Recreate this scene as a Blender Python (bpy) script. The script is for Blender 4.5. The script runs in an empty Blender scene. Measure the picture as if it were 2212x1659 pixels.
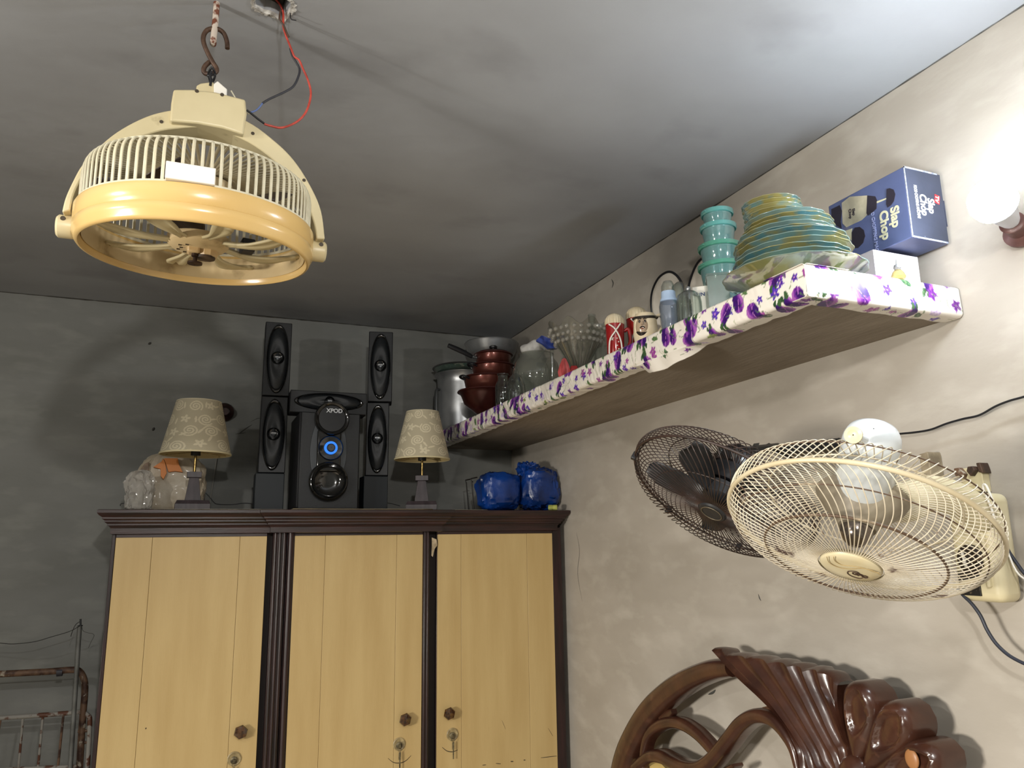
import bpy, bmesh, math, random
import numpy as np
from mathutils import Vector, Matrix, noise

# ------------------------------------------------------------------ camera
S = bpy.context.scene
COL = S.collection
W, H = 2212.0, 1659.0
YAW, PITCH, ROLL, FPX = 0.3945, 0.2043, -0.0150, 1650.0
_cy, _sy, _cp, _sp, _cr, _sr = math.cos(YAW), math.sin(YAW), math.cos(PITCH), math.sin(PITCH), math.cos(ROLL), math.sin(ROLL)
FW = Vector((_sy*_cp, _cy*_cp, _sp))
_r0 = Vector((_cy, -_sy, 0)); _u0 = _r0.cross(FW)
RT = _r0*_cr + _u0*_sr
UP = _u0*_cr - _r0*_sr
CAM = Vector((0, 0, 1.75))
cd = bpy.data.cameras.new('camera'); cd.sensor_width = 36; cd.lens = FPX/W*36; cd.clip_start = 0.05; cd.clip_end = 50
cam = bpy.data.objects.new('camera', cd); COL.objects.link(cam)
cam.matrix_world = Matrix(((RT.x, UP.x, -FW.x, CAM.x), (RT.y, UP.y, -FW.y, CAM.y), (RT.z, UP.z, -FW.z, CAM.z), (0, 0, 0, 1)))
S.camera = cam

# ------------------------------------------------------------------ light and exposure
S.view_settings.view_transform = 'Standard'; S.view_settings.look = 'None'
S.view_settings.gamma = 1; S.view_settings.use_curve_mapping = False
S.view_settings.exposure = -0.08
wd = bpy.data.worlds.new('world'); S.world = wd; wd.use_nodes = True
wd.node_tree.nodes['Background'].inputs[0].default_value = (0.75, 0.85, 1, 1)
wd.node_tree.nodes['Background'].inputs[1].default_value = 0.02
def lamp_light(name, loc, watts, color, radius):
    l = bpy.data.lights.new(name, 'POINT'); l.energy = watts; l.color = color; l.shadow_soft_size = radius
    o = bpy.data.objects.new(name, l); COL.objects.link(o); o.location = loc
    return o
# three small lamps light this room: one over the photographer, one on the left, and the one in view on the right wall
lamp_light('room_lamp_light', (0.05, -0.3, 2.42), 74, (1.0, 0.97, 0.92), 0.035)
lamp_light('left_lamp_light', (-1.2, 1.05, 2.42), 34, (1.0, 0.97, 0.92), 0.035)
# daylight from the doorway on the left, out of the picture
al = bpy.data.lights.new('doorway_light', 'AREA'); al.shape = 'RECTANGLE'; al.size = .45; al.size_y = .6; al.energy = 128; al.color = (1.0, .94, .84); al.spread = math.radians(120)
ao = bpy.data.objects.new('doorway_light', al); COL.objects.link(ao); ao.location = (-2.44, .55, 1.6); ao.rotation_euler = (0, -math.pi/2+math.radians(30), 0)
BULB = Vector((1.4145, 0.9264, 2.392))
BULB_STRENGTH = 275
BLADE_DIR = 1

# ------------------------------------------------------------------ measuring helpers: a pixel of the photo and a known plane give a point
def ray(x, y): return FW + RT*((x-W/2)/FPX) - UP*((y-H/2)/FPX)
def atZ(x, y, z): d = ray(x, y); return CAM + d*((z-CAM.z)/d.z)
def atY(x, y, Y): d = ray(x, y); return CAM + d*(Y/d.y)
def atX(x, y, X): d = ray(x, y); return CAM + d*(X/d.x)
def pr(p):
    v = Vector(p)-CAM; z = v.dot(FW); return (W/2+FPX*v.dot(RT)/z, H/2-FPX*v.dot(UP)/z, z)
def place(px, X, z):
    lo, hi = .5, 3.8
    for _ in range(40):
        m = (lo+hi)/2
        if pr((X, m, z))[0] > px: lo = m
        else: hi = m
    return lo
def zfor(X, Y, py):
    lo, hi = 0.0, 3.2
    for _ in range(40):
        m = (lo+hi)/2
        if pr((X, Y, m))[1] > py: lo = m
        else: hi = m
    return lo

# ------------------------------------------------------------------ materials
def lin(c):
    return tuple(((v/12.92) if v <= .04045 else ((v+.055)/1.055)**2.4) for v in c)
def hexc(h): return tuple(int(h[i:i+2], 16)/255 for i in (0, 2, 4))
MATS = {}
def M(name, col, rough=.5, metal=0, col2=None, scale=8, bump=0, bscale=None, detail=4, lo=.35, hi=.65, stretch=None, spec=.5, coat=0,
      trans=0, alpha=1, emit=0, sss=0, attr=None, col3=None, scale3=3, lo3=.55, hi3=.7, coatr=.1):
    if name in MATS: return MATS[name]
    m = bpy.data.materials.new(name); m.use_nodes = True; MATS[name] = m
    nt = m.node_tree; N = nt.nodes; L = nt.links; b = N['Principled BSDF']
    col = lin(hexc(col)) if isinstance(col, str) else col
    b.inputs['Base Color'].default_value = (*col, 1); b.inputs['Roughness'].default_value = rough; b.inputs['Metallic'].default_value = metal
    b.inputs['Specular IOR Level'].default_value = spec; b.inputs['Coat Weight'].default_value = coat; b.inputs['Coat Roughness'].default_value = coatr
    b.inputs['Transmission Weight'].default_value = trans; b.inputs['Alpha'].default_value = alpha
    if emit: b.inputs['Emission Color'].default_value = (*col, 1); b.inputs['Emission Strength'].default_value = emit
    tc = N.new('ShaderNodeTexCoord'); src = tc.outputs['Object']
    if stretch:
        mp = N.new('ShaderNodeMapping'); mp.inputs['Scale'].default_value = stretch; L.new(src, mp.inputs[0]); src = mp.outputs[0]
    out = None
    if attr:
        a = N.new('ShaderNodeVertexColor'); a.layer_name = attr; out = a.outputs[0]
    if col2:
        col2 = lin(hexc(col2)) if isinstance(col2, str) else col2
        nz = N.new('ShaderNodeTexNoise'); nz.inputs['Scale'].default_value = scale; nz.inputs['Detail'].default_value = detail; L.new(src, nz.inputs[0])
        mr = N.new('ShaderNodeMapRange'); mr.inputs[1].default_value = lo; mr.inputs[2].default_value = hi; L.new(nz.outputs[0], mr.inputs[0])
        mx = N.new('ShaderNodeMix'); mx.data_type = 'RGBA'; L.new(mr.outputs[0], mx.inputs[0])
        if out: L.new(out, mx.inputs[6])
        else: mx.inputs[6].default_value = (*col, 1)
        mx.inputs[7].default_value = (*col2, 1); out = mx.outputs[2]
    if col3:
        col3 = lin(hexc(col3)) if isinstance(col3, str) else col3
        nz = N.new('ShaderNodeTexNoise'); nz.inputs['Scale'].default_value = scale3; nz.inputs['Detail'].default_value = 5; L.new(src, nz.inputs[0])
        mr = N.new('ShaderNodeMapRange'); mr.inputs[1].default_value = lo3; mr.inputs[2].default_value = hi3; L.new(nz.outputs[0], mr.inputs[0])
        mx = N.new('ShaderNodeMix'); mx.data_type = 'RGBA'; L.new(mr.outputs[0], mx.inputs[0])
        if out: L.new(out, mx.inputs[6])
        else: mx.inputs[6].default_value = (*col, 1)
        mx.inputs[7].default_value = (*col3, 1); out = mx.outputs[2]
    if out: L.new(out, b.inputs['Base Color'])
    if bump:
        nz = N.new('ShaderNodeTexNoise'); nz.inputs['Scale'].default_value = bscale or scale*2; nz.inputs['Detail'].default_value = 6; L.new(src, nz.inputs[0])
        bp = N.new('ShaderNodeBump'); bp.inputs['Strength'].default_value = 1; bp.inputs['Distance'].default_value = bump; L.new(nz.outputs[0], bp.inputs['Height'])
        L.new(bp.outputs[0], b.inputs['Normal'])
    return m
def GLASS(name, tint='ffffff', frost=0.0, body=None, bodyf=.15, body2=None, bscale=9, rough=.03, blend=.35):
    """thin clear glass or plastic: see-through, shiny at grazing angles, with a share of its own cloudy colour"""
    if name in MATS: return MATS[name]
    m = bpy.data.materials.new(name); m.use_nodes = True; MATS[name] = m
    nt = m.node_tree; N = nt.nodes; L = nt.links
    for n in list(N): N.remove(n)
    o = N.new('ShaderNodeOutputMaterial'); t = N.new('ShaderNodeBsdfTransparent'); t.inputs[0].default_value = (*lin(hexc(tint)), 1)
    g = N.new('ShaderNodeBsdfGlossy'); g.inputs['Roughness'].default_value = rough
    lw = N.new('ShaderNodeLayerWeight'); lw.inputs[0].default_value = blend
    mr = N.new('ShaderNodeMapRange'); mr.inputs[3].default_value = .04; mr.inputs[4].default_value = .75; L.new(lw.outputs['Facing'], mr.inputs[0])
    base = t.outputs[0]
    if body:
        d = N.new('ShaderNodeBsdfDiffuse'); d.inputs[0].default_value = (*lin(hexc(body)), 1)
        tl = N.new('ShaderNodeBsdfTranslucent'); tl.inputs[0].default_value = (*lin(hexc(body)), 1)
        if body2:
            tc = N.new('ShaderNodeTexCoord')
            nz = N.new('ShaderNodeTexNoise'); nz.inputs['Scale'].default_value = bscale; nz.inputs['Detail'].default_value = 5; L.new(tc.outputs['Object'], nz.inputs[0])
            r2 = N.new('ShaderNodeMapRange'); r2.inputs[1].default_value = .48; r2.inputs[2].default_value = .6; L.new(nz.outputs[0], r2.inputs[0])
            mc = N.new('ShaderNodeMix'); mc.data_type = 'RGBA'; L.new(r2.outputs[0], mc.inputs[0])
            mc.inputs[6].default_value = (*lin(hexc(body)), 1); mc.inputs[7].default_value = (*lin(hexc(body2)), 1)
            L.new(mc.outputs[2], d.inputs[0]); L.new(mc.outputs[2], tl.inputs[0])
        a0 = N.new('ShaderNodeMixShader'); a0.inputs[0].default_value = .4; L.new(d.outputs[0], a0.inputs[1]); L.new(tl.outputs[0], a0.inputs[2])
        a = N.new('ShaderNodeMixShader'); a.inputs[0].default_value = bodyf; L.new(t.outputs[0], a.inputs[1]); L.new(a0.outputs[0], a.inputs[2])
        base = a.outputs[0]
    mx = N.new('ShaderNodeMixShader'); L.new(mr.outputs[0], mx.inputs[0]); L.new(base, mx.inputs[1]); L.new(g.outputs[0], mx.inputs[2])
    L.new(mx.outputs[0], o.inputs[0])
    return m

# ------------------------------------------------------------------ mesh helpers
class MB:
    def __init__(s): s.v = []; s.f = []
    def add(s, vs, fs):
        o = len(s.v); s.v += [tuple(x) for x in vs]; s.f += [tuple(i+o for i in f) for f in fs]; return s
    def box(s, a, b, mtx=None):
        (x0, y0, z0), (x1, y1, z1) = a, b
        v = [Vector(p) for p in ((x0, y0, z0), (x1, y0, z0), (x1, y1, z0), (x0, y1, z0), (x0, y0, z1), (x1, y0, z1), (x1, y1, z1), (x0, y1, z1))]
        if mtx: v = [mtx @ p for p in v]
        return s.add(v, [(0, 3, 2, 1), (4, 5, 6, 7), (0, 1, 5, 4), (1, 2, 6, 5), (2, 3, 7, 6), (3, 0, 4, 7)])
    def cbox(s, c, sz, mtx=None):
        return s.box([c[i]-sz[i]/2 for i in range(3)], [c[i]+sz[i]/2 for i in range(3)], mtx)
    def tube(s, pts, r, seg=8, closed=False, caps=True, flat=None):
        pts = [Vector(p) for p in pts]; n = len(pts); vs = []; prev = None
        for i, p in enumerate(pts):
            a = pts[(i-1) % n] if (closed or i) else p
            c = pts[(i+1) % n] if (closed or i < n-1) else p
            t = (c-a).normalized() if (c-a).length > 1e-9 else Vector((0, 0, 1))
            if prev is None:
                h = Vector((0, 0, 1)) if abs(t.z) < .9 else Vector((1, 0, 0))
                nrm = (h - t*h.dot(t)).normalized()
            else: nrm = (prev - t*prev.dot(t)); nrm = nrm.normalized() if nrm.length > 1e-9 else prev
            prev = nrm; bn = t.cross(nrm); rr = r[i] if hasattr(r, '__len__') else r
            for k in range(seg):
                an = 2*math.pi*k/seg; vs.append(p+nrm*(math.cos(an)*rr)+bn*(math.sin(an)*rr*(flat or 1)))
        fs = []
        for i in range(n if closed else n-1):
            j = (i+1) % n
            for k in range(seg): fs.append((i*seg+k, i*seg+(k+1) % seg, j*seg+(k+1) % seg, j*seg+k))
        if caps and not closed: fs.append(tuple(range(seg-1, -1, -1))); fs.append(tuple((n-1)*seg+k for k in range(seg)))
        return s.add(vs, fs)
    def lathe(s, prof, seg=32, mtx=None, wob=None, closed=False):
        n = len(prof); vs = []
        for k in range(seg):
            an = 2*math.pi*k/seg
            for i, (r, z) in enumerate(prof):
                if wob: r, z = wob(an, r, z)
                vs.append(Vector((r*math.cos(an), r*math.sin(an), z)))
        if mtx: vs = [mtx @ p for p in vs]
        fs = []
        for k in range(seg):
            k2 = (k+1) % seg
            for i in range(n if closed else n-1):
                j = (i+1) % n
                fs.append((k*n+i, k2*n+i, k2*n+j, k*n+j))
        return s.add(vs, fs)
    def prism(s, poly, a, b, fn):
        """poly of 2D points, extruded from depth a to b; fn(u, v, d) gives the 3D point"""
        n = len(poly); vs = [fn(u, v, a) for u, v in poly]+[fn(u, v, b) for u, v in poly]
        fs = [tuple(range(n)), tuple(range(2*n-1, n-1, -1))]+[(i, i+n, (i+1) % n+n, (i+1) % n) for i in range(n)]
        return s.add(vs, fs)
    def ball(s, c, r, seg=16, rings=10, mtx=None):
        rr = r if hasattr(r, '__len__') else (r, r, r)
        prof = [(max(1e-5, math.sin(math.pi*i/rings)), -math.cos(math.pi*i/rings)) for i in range(rings+1)]
        T = Matrix.Translation(Vector(c)) @ (mtx or Matrix()) @ Matrix.Diagonal((*rr, 1))
        return s.lathe(prof, seg, T)
    def grid(s, P):
        nu, nv = len(P), len(P[0]); vs = [p for row in P for p in row]
        return s.add(vs, [(i*nv+j, (i+1)*nv+j, (i+1)*nv+j+1, i*nv+j+1) for i in range(nu-1) for j in range(nv-1)])
    def build(s, name, mat, parent=None, smooth=40, bevel=0, weld=False, solid=0, bseg=2, fixn=True):
        me = bpy.data.meshes.new(name); me.from_pydata(s.v, [], s.f)
        if fixn or weld:
            bm = bmesh.new(); bm.from_mesh(me)
            if weld: bmesh.ops.remove_doubles(bm, verts=bm.verts, dist=1e-5)
            bmesh.ops.recalc_face_normals(bm, faces=bm.faces); bm.to_mesh(me); bm.free()
        me.materials.append(mat)
        if smooth:
            me.shade_smooth()
            if smooth < 180: me.set_sharp_from_angle(angle=math.radians(smooth))
        o = bpy.data.objects.new(name, me); COL.objects.link(o)
        if parent: o.parent = parent
        if solid: md = o.modifiers.new('solid', 'SOLIDIFY'); md.thickness = solid; md.offset = 0
        if bevel: md = o.modifiers.new('bevel', 'BEVEL'); md.width = bevel; md.segments = bseg; md.limit_method = 'ANGLE'; md.angle_limit = math.radians(35)
        return o
def tag(o, label, cat, group=None, kind=None):
    if label: o['label'] = label
    if cat: o['category'] = cat
    if group: o['group'] = group
    if kind: o['kind'] = kind
    return o
def lab(o, label): o['label'] = label; return o
def thing(name, label, cat, loc=(0, 0, 0), mtx=None, group=None):
    o = bpy.data.objects.new(name, None); COL.objects.link(o); o.empty_display_size = .05
    if mtx is not None: o.matrix_world = mtx
    else: o.location = loc
    return tag(o, label, cat, group)
def struct(o): o['kind'] = 'structure'; return o
def sm(pts, n=6, closed=False):
    """Catmull-Rom smoothing"""
    P = [Vector(p) for p in pts]; out = []; m = len(P)
    for i in range(m if closed else m-1):
        g = (lambda k: P[k % m]) if closed else (lambda k: P[min(max(k, 0), m-1)])
        a, b, c, d = g(i-1), g(i), g(i+1), g(i+2)
        for k in range(n):
            t = k/n; out.append(.5*((2*b)+(c-a)*t+(2*a-5*b+4*c-d)*t*t+(3*b-a-3*c+d)*t*t*t))
    if not closed: out.append(P[-1])
    return out
def frame_of(origin, z, xhint=(1, 0, 0)):
    z = Vector(z).normalized(); x = Vector(xhint); x = x-z*x.dot(z)
    if x.length < .05: x = Vector((0, 1, 0)); x = x-z*x.dot(z)
    x.normalize(); y = z.cross(x)
    return Matrix(((x.x, y.x, z.x, origin[0]), (x.y, y.y, z.y, origin[1]), (x.z, y.z, z.z, origin[2]), (0, 0, 0, 1)))
def text(s, size, mat, parent, mtx, name='lettering', ext=.0003, bold=0, sx=1):
    c = bpy.data.curves.new(name, 'FONT'); c.body = s; c.size = size; c.extrude = ext; c.align_x = 'CENTER'; c.align_y = 'CENTER'; c.offset = bold
    c.materials.append(mat); f = bpy.data.objects.new(name, c); COL.objects.link(f)
    bpy.context.view_layer.update(); me = bpy.data.meshes.new_from_object(f.evaluated_get(bpy.context.evaluated_depsgraph_get())); me.name = name
    bpy.data.objects.remove(f); bpy.data.curves.remove(c); o = bpy.data.objects.new(name, me); COL.objects.link(o); o.parent = parent
    o.matrix_local = mtx @ Matrix.Diagonal((sx, 1, 1, 1)); return o
def facing(origin, nrm, up=(0, 0, 1)):
    """frame whose z is the outward normal and y is up, for lettering"""
    n = Vector(nrm).normalized(); u = Vector(up); u = (u-n*u.dot(n)).normalized(); x = u.cross(n)
    return Matrix(((x.x, u.x, n.x, origin[0]), (x.y, u.y, n.y, origin[1]), (x.z, u.z, n.z, origin[2]), (0, 0, 0, 1)))
def crumple(o, amp, scale, seed=0):
    me = o.data; off = Vector((seed*7.3, seed*3.1, seed))
    for v in me.vertices:
        p = v.co*scale+off
        v.co += Vector((noise.noise(p), noise.noise(p+Vector((31, 0, 0))), noise.noise(p+Vector((0, 57, 0)))))*amp
    return o

# ------------------------------------------------------------------ room
CZ, WX, WY, LX, FY = 2.85, 1.562, 3.775, -2.5, -1.7
plaster = dict(rough=.85, bump=.0014, bscale=13, detail=8, spec=.2)
m_wall_r = M('plaster_right', 'ada69c', col2='a0998e', scale=3.2, lo=.3, hi=.75, col3='b6b0a6', scale3=7, lo3=.5, hi3=.8, stretch=(1, 1, 2.2), **plaster)
m_wall_b = M('plaster_back', '8b8c89', col2='7e7f7b', scale=2.6, lo=.3, hi=.75, col3='959691', scale3=6, lo3=.5, hi3=.8, stretch=(1, 1, 2.6), **plaster)
m_ceil = M('plaster_ceiling', 'a5a7aa', col2='98999b', scale=2.4, lo=.3, hi=.75, col3='88888a', scale3=2.3, lo3=.58, hi3=.8, stretch=(1, 1.25, 1), **plaster)
m_floor = M('floor_terrazzo', '8f8678', .5, col2='7d7465', scale=20)
struct(MB().box((LX-.1, FY-.1, -.1), (WX+.1, WY+.1, 0)).build('floor', m_floor))
struct(MB().box((LX-.1, WY, 0), (WX, WY+.1, CZ)).build('wall_back', m_wall_b))
struct(MB().box((WX, FY-.1, 0), (WX+.1, WY+.1, CZ)).build('wall_right', m_wall_r))
struct(MB().box((LX-.1, FY, 0), (LX, WY, CZ)).build('wall_left', m_wall_b))
struct(MB().box((LX-.1, FY-.1, 0), (WX, FY, CZ)).build('wall_front', m_wall_b))
# ceiling slab with a broken-out wiring hole
random.seed(5)
hole = []
for k, (hx, hy) in enumerate([(548, 4), (552, 14), (560, 20), (570, 26), (584, 28), (594, 33), (604, 40), (610, 46), (616, 36), (622, 28), (627, 20), (630, 12), (627, 3), (615, -6), (600, -14), (582, -17), (565, -12), (554, -4)]):
    p = atZ(hx, hy, CZ); hole.append((p.x, p.y))
bm = bmesh.new()
outer = [bm.verts.new((x, y, CZ)) for x, y in ((LX-.1, FY-.1), (WX+.1, FY-.1), (WX+.1, WY+.1), (LX-.1, WY+.1))]
inner = [bm.verts.new((x, y, CZ)) for x, y in hole]
ed = [bm.edges.new((outer[i], outer[(i+1) % 4])) for i in range(4)]+[bm.edges.new((inner[i], inner[(i+1) % len(inner)])) for i in range(len(inner))]
bmesh.ops.triangle_fill(bm, edges=ed, use_beauty=True)
hc = Vector((sum(p[0] for p in hole)/len(hole), sum(p[1] for p in hole)/len(hole), 0))
up = [bm.verts.new((hc.x+(v.co.x-hc.x)*.9, hc.y+(v.co.y-hc.y)*.9, CZ+.07)) for v in inner]
for i in range(len(inner)): j = (i+1) % len(inner); bm.faces.new((inner[i], inner[j], up[j], up[i]))
bm.faces.new(up)
bmesh.ops.recalc_face_normals(bm, faces=bm.faces)
me = bpy.data.meshes.new('ceiling'); bm.to_mesh(me); bm.free(); me.materials.append(m_ceil)
ceil = bpy.data.objects.new('ceiling', me); COL.objects.link(ceil); struct(ceil)
MB().box((LX-.1, FY-.1, CZ+.075), (WX+.1, WY+.1, CZ+.12)).build('slab', m_ceil, ceil)
# chipped plaster ring round the hole, and the dark conduit box inside it
m_chip = M('chipped_plaster', 'd5d2cb', .9, col2='8d8880', scale=60, bump=.003, bscale=120)
vs = []; n = len(hole)
for i in range(n*4):
    t = i/4; a = Vector(hole[int(t) % n]); b = Vector(hole[(int(t)+1) % n]); p = a.lerp(b, t % 1); d = (p-hc.xy).normalized()
    w = .004+.007*abs(noise.noise(Vector((i*.31, 2, 0))))*2
    vs.append([Vector((*(p-d*.001), CZ+.006)), Vector((*(p+d*.0005), CZ-.003)), Vector((*(p+d*w), CZ-.0035*random.random()-.001)), Vector((*(p+d*(w+.002)), CZ))])
vs.append(vs[0]); MB().grid(vs).build('chipped_plaster', m_chip, ceil, smooth=30)
MB().box((hc.x-.035, hc.y-.03, CZ+.03), (hc.x+.02, hc.y+.035, CZ+.066)).build('conduit_box', M('conduit_dark', '3a362c', .8, col2='191713', scale=90), ceil, bevel=.003)
m_putty = M('smeared_plaster', 'a6a5a2', .85, col2='8d8c89', scale=9, bump=.001, bscale=30)

# sooty line where ceiling and walls meet
m_soot = M('soot_line', '46443f', .95, col2='5d5b56', scale=30)
def soot(p, q, inw, w, seed, nm):
    p, q, inw = Vector(p), Vector(q), Vector(inw); P = []
    for i in range(241):
        t = i/240; c = p.lerp(q, t); k = w*(.35+1.3*abs(noise.noise(Vector((t*14, seed, 0))))+.5*abs(noise.noise(Vector((t*60, seed, 3)))))
        P.append([c+Vector((0, 0, -k*.5)), c+inw*.0012+Vector((0, 0, -.0012)), c+inw*k+Vector((0, 0, -.0006))])
    MB().grid(P).build(nm, m_soot, ceil, smooth=0)
soot((LX, WY, CZ), (WX, WY, CZ), (0, -1, 0), .011, 1, 'soot_line')
soot((WX, WY, CZ), (WX, FY, CZ), (-1, 0, 0), .0055, 5, 'soot_line')
# ------------------------------------------------------------------ wardrobe
m_wood = M('dark_wood', '31191a', .4, col2='180d0d', scale=9, stretch=(6, 6, .6), bump=.0006, bscale=30, coat=.3, coatr=.25)
m_woodh = M('dark_wood_moulding', '371d1b', .4, col2='1b0e0d', scale=9, stretch=(.6, 6, 6), bump=.0006, bscale=30, coat=.3, coatr=.25)
m_yel = M('yellow_board_paint', 'cbb17c', .42, col2='bfa36e', scale=3, stretch=(5, 1, .5), lo=.35, hi=.7, col3='8f7440', scale3=70, lo3=.74, hi3=.82, bump=.0003, bscale=60)
m_gap = M('cabinet_shadow_gap', '1c1210', .7)
m_brass = M('aged_brass', '8d6c3c', .35, metal=.9, col2='3c2a17', scale=60)
m_dull = M('dull_lock_metal', '8b8064', .5, metal=.6, col2='4b4436', scale=80)
m_knob = M('carved_brown_knob', '5a3a1d', .18, col2='24150c', scale=90, coat=.8)
CY, CT = 3.15, 1.886
xz = lambda px, py: (lambda p: (p.x, p.z))(atY(px, py, CY))
X = {k: atY(v, 1137, CY).x for k, v in dict(l=247, d1a=253, j1=332, j2=520, d1b=578, p1a=592, p1b=621, d2a=637, j3=703, j4=856, d2b=912, p2a=925, d3a=945, j5=995, j6=1136, d3b=1191).items()}
XR = 1.536
ward = thing('wardrobe', 'tall three-door wardrobe with yellow plank doors and dark brown moulded cornice', 'wardrobe', (X['l'], CY, 0))
def wp(mb): return MB().add([(x-X['l'], y-CY, z) for x, y, z in mb.v], mb.f)
XL = X['l']-.004
b = MB()
b.box((XL, CY+.03, .02), (XL+.018, 3.66, CT-.03)); b.box((XR-.018, CY+.03, .02), (XR, 3.66, CT-.03))
b.box((XL, 3.645, .02), (XR, 3.66, CT-.03)); b.box((XL, CY+.0, .0), (XR, 3.66, .08))
b.box((XL+.018, CY+.055, .08), (XR-.018, CY+.07, CT-.07))
wp(b).build('carcass', m_wood, ward, bevel=.002)
wp(MB().box((XL+.002, CY-.02, CT-.03), (XR-.002, 3.66, CT-.016))).build('top_panel', m_woodh, ward)
def stile(x0, x1, y0, beads=0, z1=CT-.075, name='stile'):
    mb = MB().box((x0, y0, .08), (x1, CY+.055, z1))
    for k in range(beads):
        cx = x0+(x1-x0)*(k+.5)/beads; mb.tube([(cx, y0+.001, .09), (cx, y0+.001, z1-.002)], (x1-x0)/beads*.42, 8)
    return wp(mb).build(name, m_wood, ward, bevel=.0015)
stile(XL, X['d1a']-.001, CY-.004)
stile(X['d1b']+.022, X['p1b']-.003, CY-.022, 3, name='pilaster')
stile(X['p1b'], X['d2a']-.001, CY-.014, 1)
stile(X['d2b']+.001, X['p2a'], CY-.022, 2, name='pilaster')
stile(X['d3b']+.001, XR, CY-.004)
wp(MB().box((X['d1b']+.001, CY+.02, .08), (X['d1b']+.022, CY+.055, CT-.07)).box((X['p2a'], CY+.02, .08), (X['d3a']-.001, CY+.055, CT-.07))).build('recess_strip', m_gap, ward)
def door(xs, yf, knob, lock, keyed):
    d = wp(MB().box((xs[0]-.002, yf+.008, .1), (xs[-1]+.002, yf+.03, CT-.078))).build('door', m_wood, ward, bevel=.0015)
    wp(MB().box((xs[0], yf-.002, CT-.1), (xs[-1], yf+.01, CT-.08))).build('top_rail', m_woodh, d, bevel=.001)
    for a, c in zip(xs, xs[1:]):
        wp(MB().box((a+.0004, yf-.003, .12), (c-.0004, yf+.012, CT-.099))).build('board', m_yel, d, bevel=.0012)
    k = atY(*knob, yf-.02); T = frame_of((k.x-X['l'], yf-.003-CY, k.z), (0, -1, 0))
    kb = MB().lathe([(.001, 0), (.01, 0), (.008, .006), (.0075, .013), (.023, .017), (.0255, .024), (.0225, .03), (.011, .033), (.0005, .0335)], 6, T @ Matrix.Rotation(.3, 4, 'Z')).build('knob', m_knob, d, smooth=25)
    k = atY(*lock, yf-.01); T = frame_of((k.x-X['l'], yf-.003-CY, k.z), (0, -1, 0))
    MB().lathe([(.001, 0), (.0245, 0), (.0245, .003), (.0215, .0048), (.0185, .003), (.0005, .003)], 28, T).build('lock_plate', M('painted_lock_plate', 'b8a57a', .4, col2='8c7c59', scale=60), d)
    MB().lathe([(.001, .002), (.0125, .002), (.0125, .008), (.0105, .0095), (.0005, .0095)], 20, T @ Matrix.Translation((-.001, -.004, 0))).build('lock_barrel', m_dull, d)
    if keyed:
        c = T @ Vector((0, -.004, .014))
        ring = MB().tube([c+Vector((math.cos(a)*.007, 0, math.sin(a)*.007-.013)) for a in [i*math.pi/8 for i in range(16)]], .0009, 5, closed=True)
        ring.box((c.x-.0035, c.y-.004, c.z-.006), (c.x+.0035, c.y+.008, c.z+.006))
        ring.build('key_ring', m_dull, d)
        ky = MB().box((c.x-.0045, c.y-.001, c.z-.05), (c.x+.0045, c.y+.001, c.z-.022)).box((c.x-.002, c.y-.001, c.z-.085), (c.x+.003, c.y+.001, c.z-.05))
        ky.build('key', m_dull, d, bevel=.0006)
    return d
door([X['d1a'], X['j1'], X['j2'], X['d1b']], CY-.004, (520, 1581), (506, 1640), True)
door([X['d2a'], X['j3'], X['j4'], X['d2b']], CY-.012, (875, 1554), (863, 1608), True)
door([X['d3a'], X['j5'], X['j6'], X['d3b']], CY-.004, (970, 1541), (978, 1587), True)
# cornice in three lengths, the middle one standing forward
PROF = [(0.0, -.088), (.006, -.086), (.006, -.066), (.012, -.058), (.018, -.056), (.018, -.05), (.026, -.044), (.026, -.038), (.034, -.033), (.034, -.027), (.044, -.02), (.05, -.012), (.05, -.002), (.046, 0)]
def cornice(x0, x1, yf, lret, rret):
    P = []
    for o, z in PROF:
        xa, xb = x0-(o if lret else 0), x1+(o if rret else 0)
        P.append([(xa-X['l'], 3.62-CY, CT+z), (xa-X['l'], yf-o-CY, CT+z), (xb-X['l'], yf-o-CY, CT+z), (xb-X['l'], 3.62-CY, CT+z)])
    mb = MB().grid(P); mb.box((x0-X['l'], yf-.03-CY, CT-.016), (x1-X['l'], yf+.03-CY, CT-.001))
    o = mb.build('cornice', m_woodh, ward, smooth=30); return o
xa, xb = atY(590, 1110, CY-.05).x, atY(953, 1110, CY-.05).x
cornice(XL, xa+.02, CY-.012, True, False)
cornice(xa, xb, CY-.042, True, True)
cornice(xb-.02, XR-.028, CY-.012, False, True)
# torn bits of tape / paper
m_paper = M('torn_paper', 'a89f8a', .9, col2='8d8573', scale=40)
pp = [atY(x, y, CY-.02) for x, y in ((934, 1161), (944, 1165), (946, 1178), (940, 1186), (936, 1203), (933, 1200), (934, 1180))]
tag(MB().prism([(p.x, p.z) for p in pp], CY-.012, CY-.0105, lambda u, v, d: (u, d, v)).build('torn_tape', M('torn_tape', 'cdbb9c', .8, col2='a08f73', scale=60)), 'torn scrap of cream tape stuck beside the narrow right wardrobe door', 'tape')
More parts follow.
